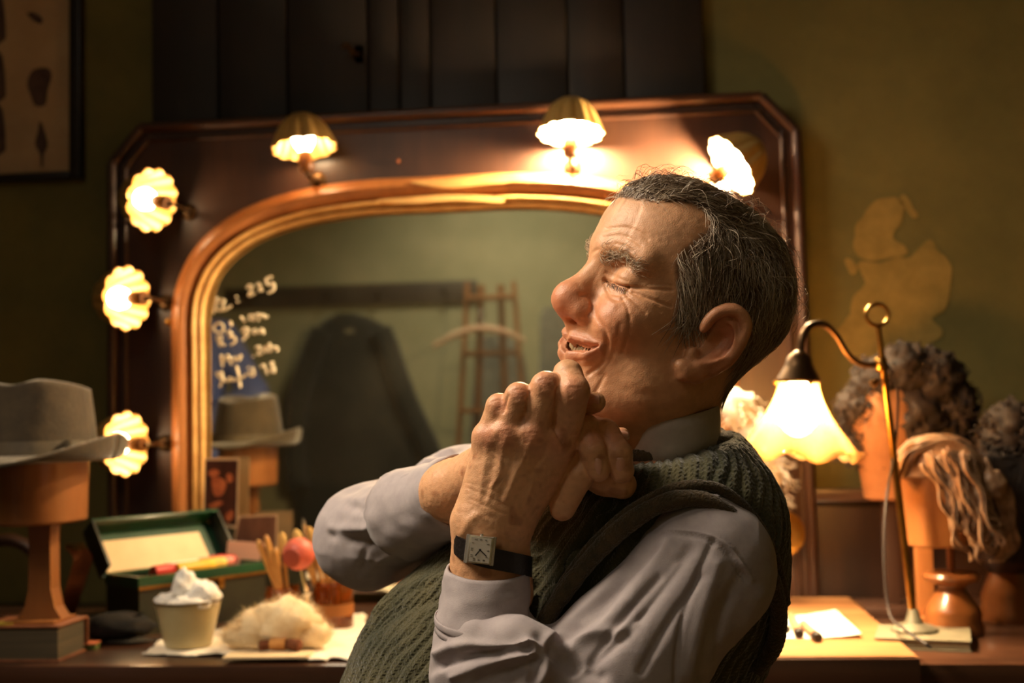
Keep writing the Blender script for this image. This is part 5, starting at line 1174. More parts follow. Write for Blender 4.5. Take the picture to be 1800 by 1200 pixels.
# teeth
m_teeth = M('ivory_teeth', lin(176, 150, 112), rough=.3, sss=.05)
TP = curve([S((p[0]-.0075, p[1]*.92, p[2]+.0022), 1) for p in MO], 30); TP = np.vstack([TP[::-1]*A([1, -1, 1]), TP[1:]])
def teeth_f(u, v):
    x = 8+u*(len(TP)-17); i_ = int(x); q = TP[i_]*(1-x+i_)+TP[i_+1]*(x-i_); ph_ = abs(math.sin(PI*x/3.6)); return h2w(q+A([.0012*ph_**.5*math.sin(PI*(.15+.7*v)), 0, (v-.5)*.0085-(1-v)*.0008*(1-ph_**.4)*-1]))[0]
obj('teeth', MB().sheet(teeth_f, 120, 8, thick=-HF*.003), m_teeth, man, smooth='full')
# ---- hair: strands grown along the scalp
def strands(roots, flow, L0, L1, lift, r, colf, seg=6, rnd=.25, seed=3, sink=.0005):
    g = np.random.default_rng(seed); n = len(roots); p = roots.copy(); nr = hs.grad(p, .003); P_ = [p.copy()]; L = L0+(L1-L0)*g.random(n)
    jit = g.normal(size=(n, 3))*rnd; lf = lift*(.25+.75*g.random(n)**1.5)*np.clip((roots[:, 2]+.02)/.08, .25, 1)
    for k in range(1, seg+1):
        nr = hs.grad(p, .003); d = flow(p, nr)+jit; d -= nr*(d*nr).sum(1)[:, None]; d /= np.linalg.norm(d, axis=1)[:, None]+1e-9
        p = p+d*(L/seg)[:, None]; t = k/seg; tgt = sink+lf*np.sin(min(1, t*1.15)*PI*.72); v = hs.val(p); v = np.clip(v, -.02, .03)
        p = p+nr*(tgt-v)[:, None]; P_.append(p.copy())
    P_ = np.stack(P_, 1); W_ = h2w(P_.reshape(-1, 3)).reshape(n, seg+1, 3)
    T = np.gradient(W_, axis=1); T /= np.linalg.norm(T, axis=2)[..., None]+1e-9; a = np.cross(T, A([.3, .5, .8])); a /= np.linalg.norm(a, axis=2)[..., None]+1e-9; b = np.cross(T, a)
    rad = r*(.6+.6*g.random(n))[:, None]*np.sqrt(np.clip(1-np.linspace(0, 1, seg+1)**2.5, .02, 1))[None]
    ring = np.stack([W_+rad[..., None]*(math.cos(2*PI*j/3)*a+math.sin(2*PI*j/3)*b) for j in range(3)], 2)
    V = ring.reshape(-1, 3); base = (np.arange(n)*(seg+1)*3)[:, None, None]; kk = (np.arange(seg)*3)[None, :, None]; j = np.arange(3)[None, None, :]; j2 = (j+1) % 3
    q = np.stack([base+kk+j, base+kk+j2, base+kk+3+j2, base+kk+3+j], -1).reshape(-1, 4)
    col = np.repeat(colf(roots, g), (seg+1)*3, axis=0); return V, q, col
# roots
tri_c = HV[HQ].mean(1); tri_m = (np.random.default_rng(91).random(len(HQ)) < np.clip((hp_[HQ].mean(1)-.22)*1.9, 0, 1)**1.6); tri_m &= tri_c[:, 2] > -.078
cand = tri_c[tri_m]; g0 = np.random.default_rng(5)
def flow_hair(p, n):
    top = np.maximum(np.clip((p[:, 2]-.098)/.014, 0, 1), np.clip((p[:, 0]-.045)/.015, 0, 1)*np.clip((p[:, 2]-.072)/.008, 0, 1))*np.clip((p[:, 0]+.075)/.04, 0, 1); side = np.sign(p[:, 1]+1e-6)
    back = A([-1, 0, .05])[None]+np.stack([0*side, -.30*(p[:, 1]/.06), 0*side], 1); down = A([-.42, 0, -1.])[None]+0*p
    fr_ = np.clip((p[:, 0]-.03)/.04, 0, 1)*np.clip((.08-p[:, 2])/.03, 0, 1); down = down+fr_[:, None]*A([-.5, 0, .25])
    cl_ = np.stack([vnoise(p*55, 201), vnoise(p*55, 202), vnoise(p*55, 203)], 1)*.38; down = down+cl_; back = back+cl_*.7
    nape = np.clip((-.01-p[:, 2])/.04, 0, 1); down = down+nape[:, None]*A([.35, 0, -.3])
    return back*top[:, None]+down*(1-top)[:, None]
def col_hair(r, g):
    n = len(r); grey = np.clip(.34+.32*vnoise(r*90, 44)+.22*g.normal(size=n), 0, 1)[:, None]
    return A(lin(108, 82, 60))*(1-grey)+A(lin(236, 220, 194))*grey
nH = 12000; roots = cand[g0.integers(0, len(cand), nH)]+g0.normal(size=(nH, 3))*.0005
V1, q1, cl1 = strands(roots, flow_hair, .016, .034, .0062, .00032, col_hair, rnd=.30)
selT = cand[(cand[:, 2] > .105) & (cand[:, 0] > -.03)]; rt = selT[g0.integers(0, len(selT), 1500)]
V2, q2, cl2 = strands(rt, flow_hair, .028, .048, .0075, .00032, col_hair, rnd=.28, seed=8)
fr2 = cand[(cand[:, 0] > .052) & (cand[:, 2] > .085)]; rt = fr2[g0.integers(0, len(fr2), 70)]
def flow_fore(p, n): return A([.15, 0, .6])[None]+np.stack([.2*np.sign(p[:, 1]), 0*p[:, 0], 0*p[:, 0]], 1)+0*p
V3, q3, cl3 = strands(rt, lambda p, n: A([.8, .1, .2])[None]+0*p, .014, .026, .015, .00026, lambda r, g: np.tile(A(lin(60, 44, 32)), (len(r), 1)), rnd=.5, seed=9)
g9 = np.random.default_rng(19); rt = cand[(cand[:, 2] > .07)]; rt = rt[g9.integers(0, len(rt), 520)]
V4, q4, cl4 = strands(rt, flow_hair, .020, .042, .019, .00022, col_hair, rnd=.55, seed=23)
HVs = np.vstack([V1, V2, V3, V4]); HQs = np.vstack([q1, q2+len(V1), q3+len(V1)+len(V2), q4+len(V1)+len(V2)+len(V3)])
raw('hair', HVs, HQs, m_hair, man, np.vstack([cl1, cl2, cl3, cl4]), kind='stuff')['label'] = 'short greying brown hair combed back'
# brows
for sd in (1, -1):
    bp = curve([S(HP(u, v, y), sd) for u, v, y in ((1062, 452, .012), (1078, 445, .022), (1096, 446, .032), (1112, 456, .041), (1122, 472, .048))], 40)
    nb = 230; rt = bp[g0.integers(0, 40, nb)]+g0.normal(size=(nb, 3))*.0028
    for _ in range(4): rt = rt-hf.grad(rt, .003)*np.clip(hf.val(rt), -.01, .02)[:, None]
    fl_ = lambda p, n, sd=sd: A([-.45, .75*sd, .25])[None]+np.stack([0*p[:, 0], 0*p[:, 0], .5*np.sin(p[:, 1]*400)], 1)
    Vb, qb, cb = strands(rt, fl_, .007, .013, .0055, .00024, lambda r, g: A(lin(70, 50, 36))*(1-(w__ := np.clip(.72+.26*g.normal(size=len(r)), 0, 1)[:, None]))+A(lin(224, 200, 166))*w__, rnd=.45, seed=12)
    raw('eyebrow', Vb, qb, m_hair, man, cb)
# lashes of the near closed eye
rt = curve([HP(u, v, y) for u, v, y in ((1064, 491, .022), (1076, 498, .029), (1090, 503, .037), (1102, 505, .043))] , 34)
for _ in range(4): rt = rt-hf.grad(rt, .003)*np.clip(hf.val(rt), -.01, .02)[:, None]
Vb, qb, cb = strands(rt, lambda p, n: A([.3, .35, -.6])[None]+0*p, .004, .006, .003, .00022, lambda r, g: np.tile(A(lin(40, 28, 22)), (len(r), 1)), rnd=.2, seed=14)
raw('eyelashes', Vb, qb, m_hair, man, cb)

# ---- shirt: sleeves
def crop3(q): return A([480, 720])+q/1.915
sf = Field(K(690, 1345, 1.06)-A([.0, .03, .05]), K(1390, 900, .90)+A([.02, .03, .02]), .0020)
sf.ell(K(1238, 988, 1.020), (.056, .058, .058), .02)
sf.cone(K(1236, 1002, 1.015), K(1100, 1165, .985), .058, .060, .02); sf.cone(K(1100, 1165, .985), K(960, 1310, .965), .062, .060, .02)
sf.cone(K(955, 1300, .965), K(862, 1165, .985), .058, .050, .02); sf.cone(K(862, 1165, .985), K(850, 1112, .992), .050, .040, .012)
sf.path([K(848, 1120, .955), K(905, 1128, .945), K(940, 1150, .94), K(950, 1180, .935)], [.010, .016, .018, .014], .018)
SV, SQ = sf.mesh(1); SW = c2w(SV); SN = vnormals(SW, SQ)
near_f = [([(1262, 430), (1100, 620), (930, 765)], 10, -.003), ([(1200, 520), (1080, 690), (930, 810)], 12, .0045), ([(1330, 440), (1190, 640), (1010, 800)], 14, -.004), ([(1400, 470), (1230, 700), (1080, 850)], 12, .004), ([(1480, 440), (1420, 580), (1370, 740), (1355, 910)], 5, .0022), ([(1500, 520), (1440, 700), (1400, 900)], 14, -.003), ([(1580, 560), (1480, 740), (1440, 900)], 13, .0035), ([(1640, 620), (1560, 800)], 14, -.003),
          ([(900, 770), (1000, 860), (1100, 900)], 14, .005), ([(930, 800), (1060, 760), (1180, 740)], 10, -.003), ([(540, 820), (660, 790), (780, 800), (880, 780)], 8, -.004), ([(560, 860), (700, 820), (860, 800)], 7, .0045), ([(600, 900), (740, 850), (880, 815)], 9, -.0035), ([(680, 920), (800, 880), (890, 850)], 8, .003), ([(520, 880), (600, 820)], 8, .003), ([(860, 780), (915, 800), (920, 870), (900, 915)], 9, -.004), ([(850, 800), (880, 850), (870, 915)], 9, .003),
          ([(1290, 470), (1150, 600), (1030, 700)], 6, .0022), ([(1360, 520), (1250, 660), (1150, 760)], 6, -.0018), ([(1300, 560), (1180, 700), (1060, 860)], 6, .0022), ([(1440, 560), (1330, 720), (1240, 880)], 7, .0025), ([(1220, 720), (1120, 800), (1020, 900)], 7, -.002), ([(1540, 640), (1500, 760), (1500, 880)], 6, .002), ([(640, 560), (720, 552), (800, 572)], 4, .0012), ([(620, 610), (720, 620), (840, 612)], 4, .0012), ([(600, 670), (700, 660), (830, 680)], 4, .0012), ([(1310, 414), (1440, 428), (1530, 478), (1600, 580)], 3.0, .0022), ([(1325, 402), (1450, 414), (1545, 466), (1615, 570)], 5.0, -.0016), ([(1330, 395), (1455, 404), (1552, 455), (1622, 560)], 1.4, .0008)]
SW = creases(SW, SN, near_f, crop3); SN = vnormals(SW, SQ)
fold = vnoise(SV*A([28, 28, 18]), 51)*.0016+vnoise((SV@A([[.64, .77, 0], [-.77, .64, 0], [0, 0, 1]]).T)*A([14, 60, 40]), 52)*.0014-.0014*np.abs(vnoise((SV@A([[.64, .77, 0], [-.77, .64, 0], [0, 0, 1]]).T)*A([9, 34, 26]), 54))**.6-.0006*np.abs(vnoise(SV*A([46, 60, 40]), 55))
SW = SW+SN*fold[:, None]
tf = Field(K(520, 1060, 1.42)-A([.0, .01, .02]), K(1060, 715, 1.06)+A([.02, .02, .02]), .0024)
tf.cone(FE['sh'], K(820, 880, 1.335), .062, .060, .02); tf.cone(K(820, 880, 1.335), K(650, 944, 1.30), .060, .052, .02); tf.ell(K(640, 944, 1.298), (.050, .050, .050), .02)
tf.cone(K(642, 944, 1.298), K(720, 905, 1.205), .051, .045, .015); tf.cone(K(720, 905, 1.205), K(750, 889, 1.165), .044, .038, .012)
TV, TQ = tf.mesh(1); TW = c2w(TV); TN = vnormals(TW, TQ)
far_f = [([(430, 160), (560, 175), (640, 160)], 9, -.004), ([(430, 180), (540, 200), (620, 195)], 7, .005), ([(300, 230), (420, 225), (540, 215)], 9, -.004), ([(230, 260), (330, 262), (430, 290)], 9, .004), ([(440, 250), (445, 330), (440, 420)], 6, -.0025), ([(430, 260), (432, 340), (428, 420)], 3, .0018), ([(250, 320), (340, 350), (440, 355)], 8, .0035), ([(200, 400), (320, 400), (420, 380)], 9, -.004), ([(260, 440), (360, 450), (480, 430)], 10, .004), ([(560, 240), (600, 210), (680, 160)], 7, -.003), ([(640, 110), (600, 140), (540, 150)], 7, .004), ([(300, 280), (250, 340), (200, 420)], 10, .003), ([(420, 200), (340, 240), (280, 300)], 6, -.0025), ([(500, 170), (420, 215), (330, 285)], 5, .003), ([(380, 330), (320, 420), (300, 520)], 6, .0025), ([(470, 470), (380, 500), (300, 560)], 6, -.0025), ([(520, 330), (480, 400), (470, 480)], 5, .0025), ([(600, 120), (520, 140), (440, 155)], 5, -.0025)]
TW = creases(TW, TN, far_f, crop3); TN = vnormals(TW, TQ)
TW = TW+TN*(vnoise(TV*A([26, 34, 22]), 61)*.0022+vnoise(TV*A([50, 70, 50]), 62)*.0007-.0018*np.abs(vnoise(TV*A([20, 34, 18]), 63))**.7-.0006*np.abs(vnoise(TV*A([44, 60, 40]), 64)))[:, None]
shirt = raw('shirt', np.vstack([SW, TW]), np.vstack([SQ, TQ+len(SW)]), m_shirt, man); shirt['label'] = 'grey lilac cotton shirt with rolled cuffs'
# near cuff: a turned-back band around the forearm
def shell(name, rings, parent, mat, th=.0022, n=56, noise=.0012, seed=0, kind=None):
    """rings: (centre, x-axis, y-axis) of ellipses in camera metres"""
    m = len(rings); vs = []
    for k in (0, 1):
        for i in (range(m) if k == 0 else range(m-1, -1, -1)):
            c, ax, ay = rings[i]
            for j in range(n):
                w_ = 2*PI*j/n; e = ax*math.cos(w_)+ay*math.sin(w_); p = c+e; nn = noise*vnoise(np.atleast_2d(p*A([60, 140, 60])), seed)[0]
                vs.append(p+e/np.linalg.norm(e)*(nn-(th if k else 0)))
    M2 = 2*m; fs = [(i*n+j, i*n+(j+1) % n, ((i+1) % M2)*n+(j+1) % n, ((i+1) % M2)*n+j) for i in range(M2) for j in range(n)]
    mb = MB(); mb.add(c2w(A(vs)), fs); return obj(name, mb, mat, parent, smooth='full')
def ellr(u, v, d, hw, hd, slope=0.0, dslope=0.0): return (K(u, v, d), A([hw, -hw*slope, 0]), A([0, -dslope*hd, hd]))
cr_ = [ellr(856, 999, .994, .0345, .034, .03, .12), ellr(856, 1004, .994, .0355, .035, .03, .12)]+[ellr(856-8*t, 1004+104*t, .994-.006*t, .0355+.0045*t, .035+.010*t, .03+.03*t, .12-.04*t) for t in np.linspace(.05, 1, 18)]
shell('cuff', cr_, shirt, m_shirt, noise=.0014, seed=71)
hem = cr_[-3]; shell('cuff_hem', [(hem[0]+A([0, .0015*k, 0]), hem[1]*(1.012+.012*math.sin(PI*k/4)), hem[2]*(1.012+.012*math.sin(PI*k/4))) for k in range(5)], shirt, m_shirt, th=.001, noise=.0004)
# far cuff (open end towards the hand)
fa = K(812, 858, 1.088)-K(720, 905, 1.205); fa /= np.linalg.norm(fa); fx1 = np.cross(fa, A([0, 0, 1.])); fx1 /= np.linalg.norm(fx1); fx2 = np.cross(fa, fx1)
e0, e1 = K(716, 905, 1.200), K(806, 866, 1.105)
shell('cuff', [(e0*(1-t)+e1*t, fx1*(.0455-.0105*t+.001*math.sin(9*t)), fx2*(.0455-.0105*t)) for t in np.linspace(0, 1, 14)], shirt, m_shirt, seed=75, noise=.002)
# stand collar
def ringc(u0, v0, u1, v1, d, hd, dv=0): c = K((u0+u1)/2, (v0+v1)/2, d); return (c, (K(u1, v1, d)-K(u0, v0, d))/2, A([0, dv, hd]))
shell('collar', [ringc(1082, 812, 1262, 785, 1.130, .074, -.004), ringc(1077, 785, 1264, 762, 1.127, .073), ringc(1074, 760, 1264, 732, 1.124, .072), ringc(1074, 748, 1262, 710, 1.122, .070), ringc(1075, 746, 1261, 708, 1.122, .0685)], shirt, M('collar_cloth', lin(186, 176, 168), lin(176, 166, 158), rough=.85, scale=60, bump=.1, bscale=1400), noise=.0005)
# ---- knitted vest
m_knit = bpy.data.materials.new('green_cable_knit'); m_knit.use_nodes = True
nt = m_knit.node_tree; b = nt.nodes['Principled BSDF']; b.inputs['Roughness'].default_value = .95; b.inputs['Sheen Weight'].default_value = .35; b.inputs['Sheen Roughness'].default_value = .5; b.inputs['Specular IOR Level'].default_value = .2
at = nt.nodes.new('ShaderNodeAttribute'); at.attribute_name = 'knit'; sx = nt.nodes.new('ShaderNodeSeparateXYZ'); nt.links.new(at.outputs['Vector'], sx.inputs[0])
def mth(op, a, b_=None, c=None):
    n = nt.nodes.new('ShaderNodeMath'); n.operation = op
    for i, q in enumerate((a, b_, c)):
        if q is None: continue
        if isinstance(q, (int, float)): n.inputs[i].default_value = q
        else: nt.links.new(q, n.inputs[i])
    return n.outputs[0]
cu = mth('MULTIPLY', sx.outputs[0], 1/.0046); sv = mth('MULTIPLY', sx.outputs[1], 1/.0036)
fr_c = mth('ABSOLUTE', mth('SUBTRACT', mth('FRACT', cu), .5)); vv = mth('SINE', mth('MULTIPLY', mth('ADD', sv, mth('MULTIPLY', fr_c, 1.1)), 2*PI)); col_ = mth('MULTIPLY', mth('SUBTRACT', .5, fr_c), 1.4)
hgt = mth('ADD', mth('MULTIPLY', vv, .10), mth('MULTIPLY', col_, .45))
nzk = nt.nodes.new('ShaderNodeTexNoise'); nzk.inputs['Scale'].default_value = 260; nzk.inputs['Detail'].default_value = 5; tck = nt.nodes.new('ShaderNodeTexCoord'); nt.links.new(tck.outputs['Object'], nzk.inputs['Vector'])
hgt = mth('ADD', hgt, mth('MULTIPLY', nzk.outputs['Fac'], 1.0))
bp = nt.nodes.new('ShaderNodeBump'); bp.inputs['Strength'].default_value = .9; bp.inputs['Distance'].default_value = .0022; nt.links.new(hgt, bp.inputs['Height']); nt.links.new(bp.outputs[0], b.inputs['Normal'])
nz2 = nt.nodes.new('ShaderNodeTexNoise'); nz2.inputs['Scale'].default_value = 22; nz2.inputs['Detail'].default_value = 6; nt.links.new(tck.outputs['Object'], nz2.inputs['Vector'])
rp = nt.nodes.new('ShaderNodeValToRGB'); rp.color_ramp.elements[0].position = .35; rp.color_ramp.elements[1].position = .7
rp.color_ramp.elements[0].color = (*lin(54, 56, 37), 1); rp.color_ramp.elements[1].color = (*lin(84, 79, 52), 1); nt.links.new(nz2.outputs['Fac'], rp.inputs[0]); nt.links.new(rp.outputs[0], b.inputs['Base Color'])
m_rib = M('brown_green_rib_knit', lin(62, 56, 37), lin(92, 74, 48), rough=.95, scale=60, sheen=.3, bump=.9, bscale=420)
vf = Field((-.42, -.50, -1.42), (.38, .0, -.94), .0023)
torso(vf, .0, .05)
# armhole and neck openings
vf.ell(K(1268, 1010, .99), (.058, .066, .05), .012, A([[.85, -.5, 0], [.5, .85, 0], [0, 0, 1.]]), cut=True)
_a, _b = K(1075, 812, 1.12), K(1290, 772, 1.12); _n = A([-(_b-_a)[1], (_b-_a)[0], 0]); _n /= np.linalg.norm(_n)
vf.op(lambda X, Y, Z: -((X-_a[0])*_n[0]+(Y-_a[1])*_n[1])+0*Z, (-.42, -.2, -1.42), (.38, 0, -.94), .004, cut=True)
vf.cone(K(1165, 730, 1.12), K(1172, 800, 1.13), .050, .050, .006, cut=True)
VV, VQ = vf.mesh(1)
# cable coordinates: along the spine and around it
sp_px = curve([(1190, 760), (1150, 900), (1085, 1010), (1000, 1120), (905, 1260), (840, 1430), (800, 1600)], 80); sp3 = A([K(u, v, 1.17) for u, v in sp_px]); seg = np.r_[0, np.cumsum(np.linalg.norm(np.diff(sp3, axis=0), axis=1))]
d2 = ((VV[:, None, :2]-sp3[None, :, :2])**2).sum(2); ix = d2.argmin(1); s_ = seg[ix]; tg = np.gradient(sp3, axis=0); tg /= np.linalg.norm(tg, axis=1)[:, None]
wv = VV-sp3[ix]; s_ = s_+(wv*tg[ix]).sum(1); wv -= tg[ix]*(wv*tg[ix]).sum(1)[:, None]; nrm2 = np.stack([tg[ix][:, 1], -tg[ix][:, 0], 0*s_], 1); th_ = np.arctan2(wv[:, 2], (wv*nrm2).sum(1))
s_ = s_+0.0; arc = th_*.150
VW = c2w(VV); VN = vnormals(VW, VQ)
grp = np.floor(arc/.040); sgn_ = np.where(grp % 2 == 0, 1, -1); ph = (arc+sgn_*.0042*np.sin(2*PI*s_/.046+grp*1.7)*np.abs(np.sin(PI*arc/.040)))/.0115; fr_ = ph-np.floor(ph); isc = grp % 2 == 0
rib = .0030*np.abs(np.sin(PI*ph))**.8; braid = 0
VW = VW+VN*(np.where(isc, rib*1.1+braid*.8, rib)-.0012+vnoise(VV*A([22, 22, 16]), 81)*.0025+vnoise(VV*160, 82)*.0006)[:, None]
vf_f = [([(620, 610), (520, 640), (380, 700), (250, 800)], 10, .004), ([(600, 560), (450, 600), (330, 680)], 9, -.003), ([(1010, 330), (900, 500), (880, 700)], 14, .004), ([(1100, 330), (1000, 480), (940, 640)], 12, -.004)]
VW = creases(VW, vnormals(VW, VQ), vf_f, crop3)
vest = raw('knitted_vest', VW, VQ, m_knit, man); vest['label'] = 'dark green cable-knit sleeveless vest'
at_k = vest.data.attributes.new('knit', 'FLOAT_VECTOR', 'POINT'); at_k.data.foreach_set('vector', np.stack([arc, s_, 0*s_], 1).astype(np.float32).ravel())
def ribband(name, pts, r, n=120, sq=(1, 1), closed=False, pitch=.0045):
    c = curve([K(*p) for p in pts], n, closed); cw = c2w(c); L = np.r_[0, np.cumsum(np.linalg.norm(np.diff(cw, axis=0), axis=1))]
    return obj(name, MB().tube(cw, r*(1+.035*np.sin(2*PI*L/pitch))*(1+.12*vnoise(c*60, 7)), 14, closed=closed), m_rib, vest, smooth='full')
ribband('armhole_band', [(930, 1150, .995), (975, 1065, 1.0), (1040, 980, 1.0), (1110, 915, .995), (1180, 880, .990), (1245, 882, .992), (1300, 925, 1.0), (1345, 990, 1.012), (1368, 1065, 1.03), (1362, 1130, 1.045), (1330, 1180, 1.05)], .0078, 150)
ribband('armhole_band', [(945, 1120, 1.012), (1000, 1010, 1.012), (1070, 930, 1.008), (1140, 878, 1.002), (1200, 856, 1.0), (1262, 858, 1.004), (1320, 905, 1.015), (1362, 980, 1.03), (1380, 1060, 1.05)], .0050, 150)
ribband('neck_band', [(1078, 822, 1.10), (1120, 806, 1.078), (1170, 796, 1.070), (1225, 786, 1.080), (1264, 778, 1.11), (1276, 776, 1.15), (1262, 776, 1.19)], .0095, 110)
ribband('neck_band', [(1262, 762, 1.155), (1282, 778, 1.13), (1300, 806, 1.12), (1312, 832, 1.118)], .007, 60)
# fuzzy wool fibres along the lit edges
g = np.random.default_rng(77); nf = 5200; ii = g.integers(0, len(VW), nf); p0 = VW[ii]; nn = vnormals(VW, VQ)[ii]; dd = nn*.6+g.normal(size=(nf, 3))*.6; dd /= np.linalg.norm(dd, axis=1)[:, None]; Lf = (.003+.005*g.random(nf))[:, None]
sd = np.cross(dd, g.normal(size=(nf, 3))); sd /= np.linalg.norm(sd, axis=1)[:, None]; tri = np.stack([p0-sd*.00012, p0+sd*.00012, p0+dd*Lf], 1).reshape(-1, 3)
raw('wool_fuzz', tri, np.arange(nf*3).reshape(-1, 3), m_rib, vest, kind='stuff', smooth=False)
# ---- trousers and shoes (below the frame)
m_trou = M('brown_trousers', lin(70, 58, 46), lin(84, 70, 56), rough=.9, scale=40)
pf = Field((-.75, -1.2, -1.50), (.35, -.42, -.88), .008)
def zpt(x, y, z): w_ = A([x, y, z])-CAM; return A([w_@RT, w_@UP, -(w_@FW)])
hc_ = c2w(np.atleast_2d(K(780, 1640, 1.17)))[0]
pf.ell(zpt(hc_[0], hc_[1], .565), (.15, .125, .165), .04)
shoes = []
for dy in (-.095, .095):
    kn = (hc_[0]-.44, hc_[1]+dy*1.2, .52); an = (hc_[0]-.40, hc_[1]+dy*1.2, .10)
    pf.cone(zpt(hc_[0]-.02, hc_[1]+dy, .535), zpt(*kn), .082, .066, .04); pf.cone(zpt(*kn), zpt(*an), .064, .050, .03); shoes.append(an)
PV, PQ = pf.mesh(1); raw('trousers', c2w(PV), PQ, m_trou, man)
for an in shoes:
    mb = puff(A([an[0]-.07, an[1], .049]), (.14, .048, .045), 5, 24, 14, .06, 2); mb.v = [(x, y, max(z, .009)) for x, y, z in mb.v]; obj('shoe', mb, M('brown_leather_shoe', lin(58, 36, 24), rough=.3), man, smooth='full')
# stool
stx = hc_[0]; stl = thing('wooden_stool', 'round wooden stool under the seated man', 'stool', A([stx, hc_[1], .008]))
obj('seat', MB().lathe([(.15, .405), (.165, .41), (.17, .425), (.165, .436), (.15, .44)], (stx, hc_[1], 0), 36), m_mahog, stl)
for k in range(4):
    t = PI/4+k*PI/2; obj('leg', MB().tube([(stx+.11*math.cos(t), hc_[1]+.11*math.sin(t), .41), (stx+.15*math.cos(t), hc_[1]+.15*math.sin(t), .009)], [.018, .013], 10), m_mahog, stl)

# ---- wristwatch
m_steel = M('polished_steel', lin(222, 216, 206), rough=.22, metal=.8); m_strap = M('black_leather_strap', lin(26, 21, 20), lin(34, 28, 26), rough=.45, scale=80, bump=.2); m_dial = M('silver_dial', lin(226, 218, 204), rough=.35); m_num = M('black_numeral', lin(20, 18, 18), rough=.5)
def k2w(p): return c2w(np.atleast_2d(p))[0]
wc_ = k2w(K(844, 966, .9685)); wx = RT*.993-UP*.115; wz = -FW*.95-RT*.26+UP*.14; wz -= wx*(wz@wx); wz /= np.linalg.norm(wz); wy = np.cross(wz, wx); WA = A([wx, wy, wz])
wt = thing('wristwatch', 'steel rectangular wristwatch on a black leather strap worn above the cuff', 'watch', wc_)
obj('case', MB().box(wc_, (.0098, .0112, .0032), WA, bev=.0012), m_steel, wt)
for sgn in (-1, 1):
    for k in range(2): obj('case_flank', MB().tube([wc_+WA.T@A([sgn*(.0098+.0014*k), -.0115, .0012-.001*k]), wc_+WA.T@A([sgn*(.0098+.0014*k), .0115, .0012-.001*k])], .0011, 8), m_steel, wt)
dial = obj('dial', MB().box(wc_+wz*.0031, (.0082, .0098, .0004), WA), m_dial, wt, smooth=False)
obj('crown', MB().lathe([(.0012, 0), (.0014, .0006), (.0012, .0016)], wc_+wy*.0112, 12, frame(wy)), m_steel, wt)
pos = {12: (-.0066, 0), 1: (-.0062, .0052), 2: (-.004, .0080), 3: (0, .0082), 4: (.004, .0080), 5: (.0062, .0052), 6: (.0066, 0), 7: (.0062, -.0052), 8: (.004, -.0080), 9: (0, -.0082), 10: (-.004, -.0080), 11: (-.0062, -.0052)}
for hnum, (dx, dy) in pos.items():
    fc_ = bpy.data.curves.new('numeral', 'FONT'); fc_.body = str(hnum); fc_.size = .0027; fc_.align_x = 'CENTER'; fc_.align_y = 'CENTER'; fc_.extrude = .00006; tmp = bpy.data.objects.new('numeral', fc_); COL.objects.link(tmp)
    bpy.context.view_layer.update(); me = bpy.data.meshes.new_from_object(tmp.evaluated_get(bpy.context.evaluated_depsgraph_get())); bpy.data.objects.remove(tmp)
    vs = [wc_+WA.T@A([dx-v.co.y, dy+v.co.x, .00358+v.co.z]) for v in me.vertices]; mb = MB().add(vs, [list(p.vertices) for p in me.polygons]); bpy.data.meshes.remove(me); obj('numeral', mb, m_num, dial, smooth=False)
for ex_, ey2, wd in ((.0056, -.0042, .0004), (-.0034, -.0050, .0005)):
    d = WA.T@A([ex_, ey2, 0]); L = np.linalg.norm(d); obj('watch_hand', MB().box(wc_+wz*.0039+d*.42, (L*.58, wd, .00012), A([d/L, np.cross(wz, d/L), wz])), m_num, dial, smooth=False)
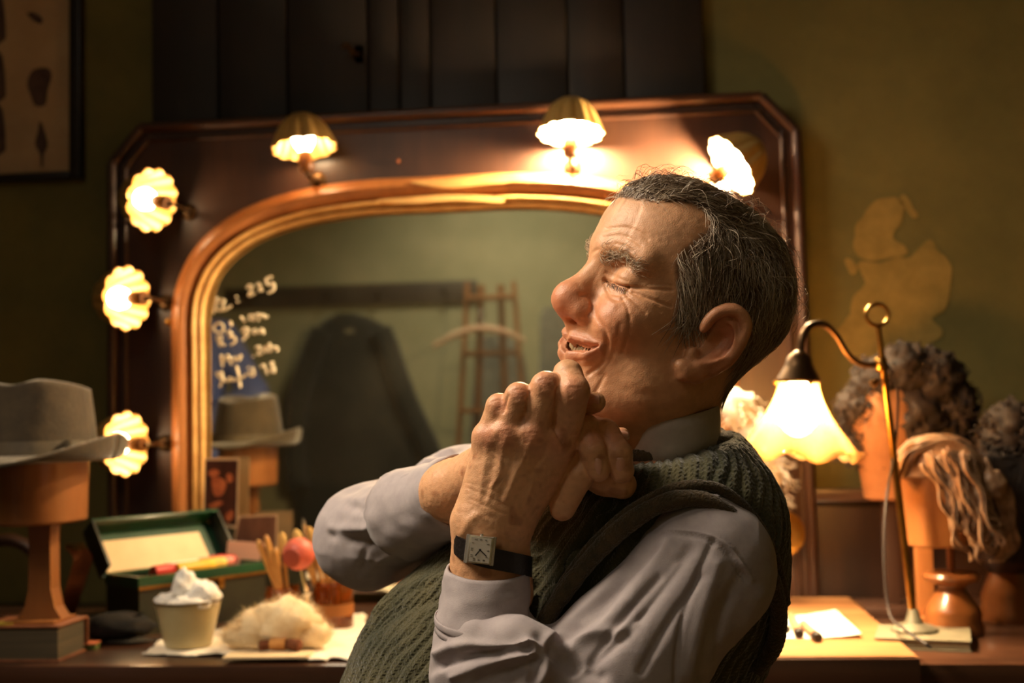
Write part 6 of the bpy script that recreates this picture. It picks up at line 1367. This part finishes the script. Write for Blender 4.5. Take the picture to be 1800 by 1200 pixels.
# strap loop around the wrist
cS = K(866, 970, .9985); pts = []
n_s = 64; lo_, hi_ = [], []
for j in range(n_s):
    w_ = 2*PI*j/n_s; e = A([.0312*math.cos(w_), -.0062*math.cos(w_)+.004*(math.sin(w_)-1)*(-1 if math.cos(w_) < 0 else 1.6), .0285*math.sin(w_)]); pts.append((cS+e, e/np.linalg.norm(e)))
vs = []
for p, e in pts:
    for a_, b_ in ((.0085, .0), (.0085, .0022), (-.0085, .0022), (-.0085, .0)): vs.append(p+A([0, a_, 0])+A([e[0], 0, e[2]])*b_)
fs = [(j*4+k, j*4+(k+1) % 4, ((j+1) % n_s)*4+(k+1) % 4, ((j+1) % n_s)*4+k) for j in range(n_s) for k in range(4)]
mb = MB(); mb.add(c2w(A(vs)), fs); obj('strap', mb, m_strap, wt)

# ------------------------------------------------------------------ a second person behind the camera, seen only in the mirror
yp = .25; pw = Field((-1.95, -.15, -.05), (-.95, .65, 2.0), .009); pp = lambda u, v, dy=0: rf(u, v, yp)+A([0, dy, 0])
hd2 = pp(345, 492); sh2 = pp(352, 575)
pw.lo = pw.lo
def pers():
    f2 = pw; x0 = sh2[0]-.06; zs = sh2[2]
    f2.ell((hd2[0], yp, hd2[2]), (.075, .095, .115), .02); f2.cone((hd2[0], yp, hd2[2]-.08), (x0, yp, zs+.03), .05, .055, .03)
    f2.ell((x0, yp, zs-.12), (.19, .12, .17), .05); f2.ell((x0, yp, zs-.36), (.165, .115, .18), .06); f2.ell((x0, yp, zs-.55), (.17, .12, .14), .05)
    el = pp(455, 690, .06); f2.cone((sh2[0]+.08, yp, zs-.03), el, .058, .052, .03); f2.cone(el, pp(385, 735, .10), .05, .038, .02)
    f2.cone((x0-.19, yp, zs-.03), (x0-.26, yp, zs-.32), .055, .045, .03); f2.cone((x0-.26, yp, zs-.32), (x0-.20, yp+.12, zs-.52), .045, .032, .02)
    for s in (-1, 1): f2.cone((x0+.09*s, yp, zs-.6), (x0+.10*s, yp, .10), .085, .05, .05); f2.ell((x0+.10*s, yp+.06, .05), (.045, .12, .05), .03)
    return f2.mesh(1), zs
(pv, pq), zs = pers(); colp = np.tile(A(lin(112, 132, 206)), (len(pv), 1)); colp[pv[:, 2] < zs-.50] = A(lin(130, 156, 196)); colp[pv[:, 2] > zs+.035] = A(lin(200, 140, 110)); colp[(pv[:, 2] > hd2[2]+.02) | ((pv[:, 2] > hd2[2]-.05) & (pv[:, 1] < yp-.01))] = A(lin(196, 194, 186)); colp[pv[:, 2] < .10] = A(lin(40, 32, 28))
p2 = raw('person', pv, pq, M('blue_shirt_figure', (1, 1, 1), attr='col', rough=.85), None, colp); tag(p2, 'standing person in a blue shirt and jeans, seen in the mirror', 'person')
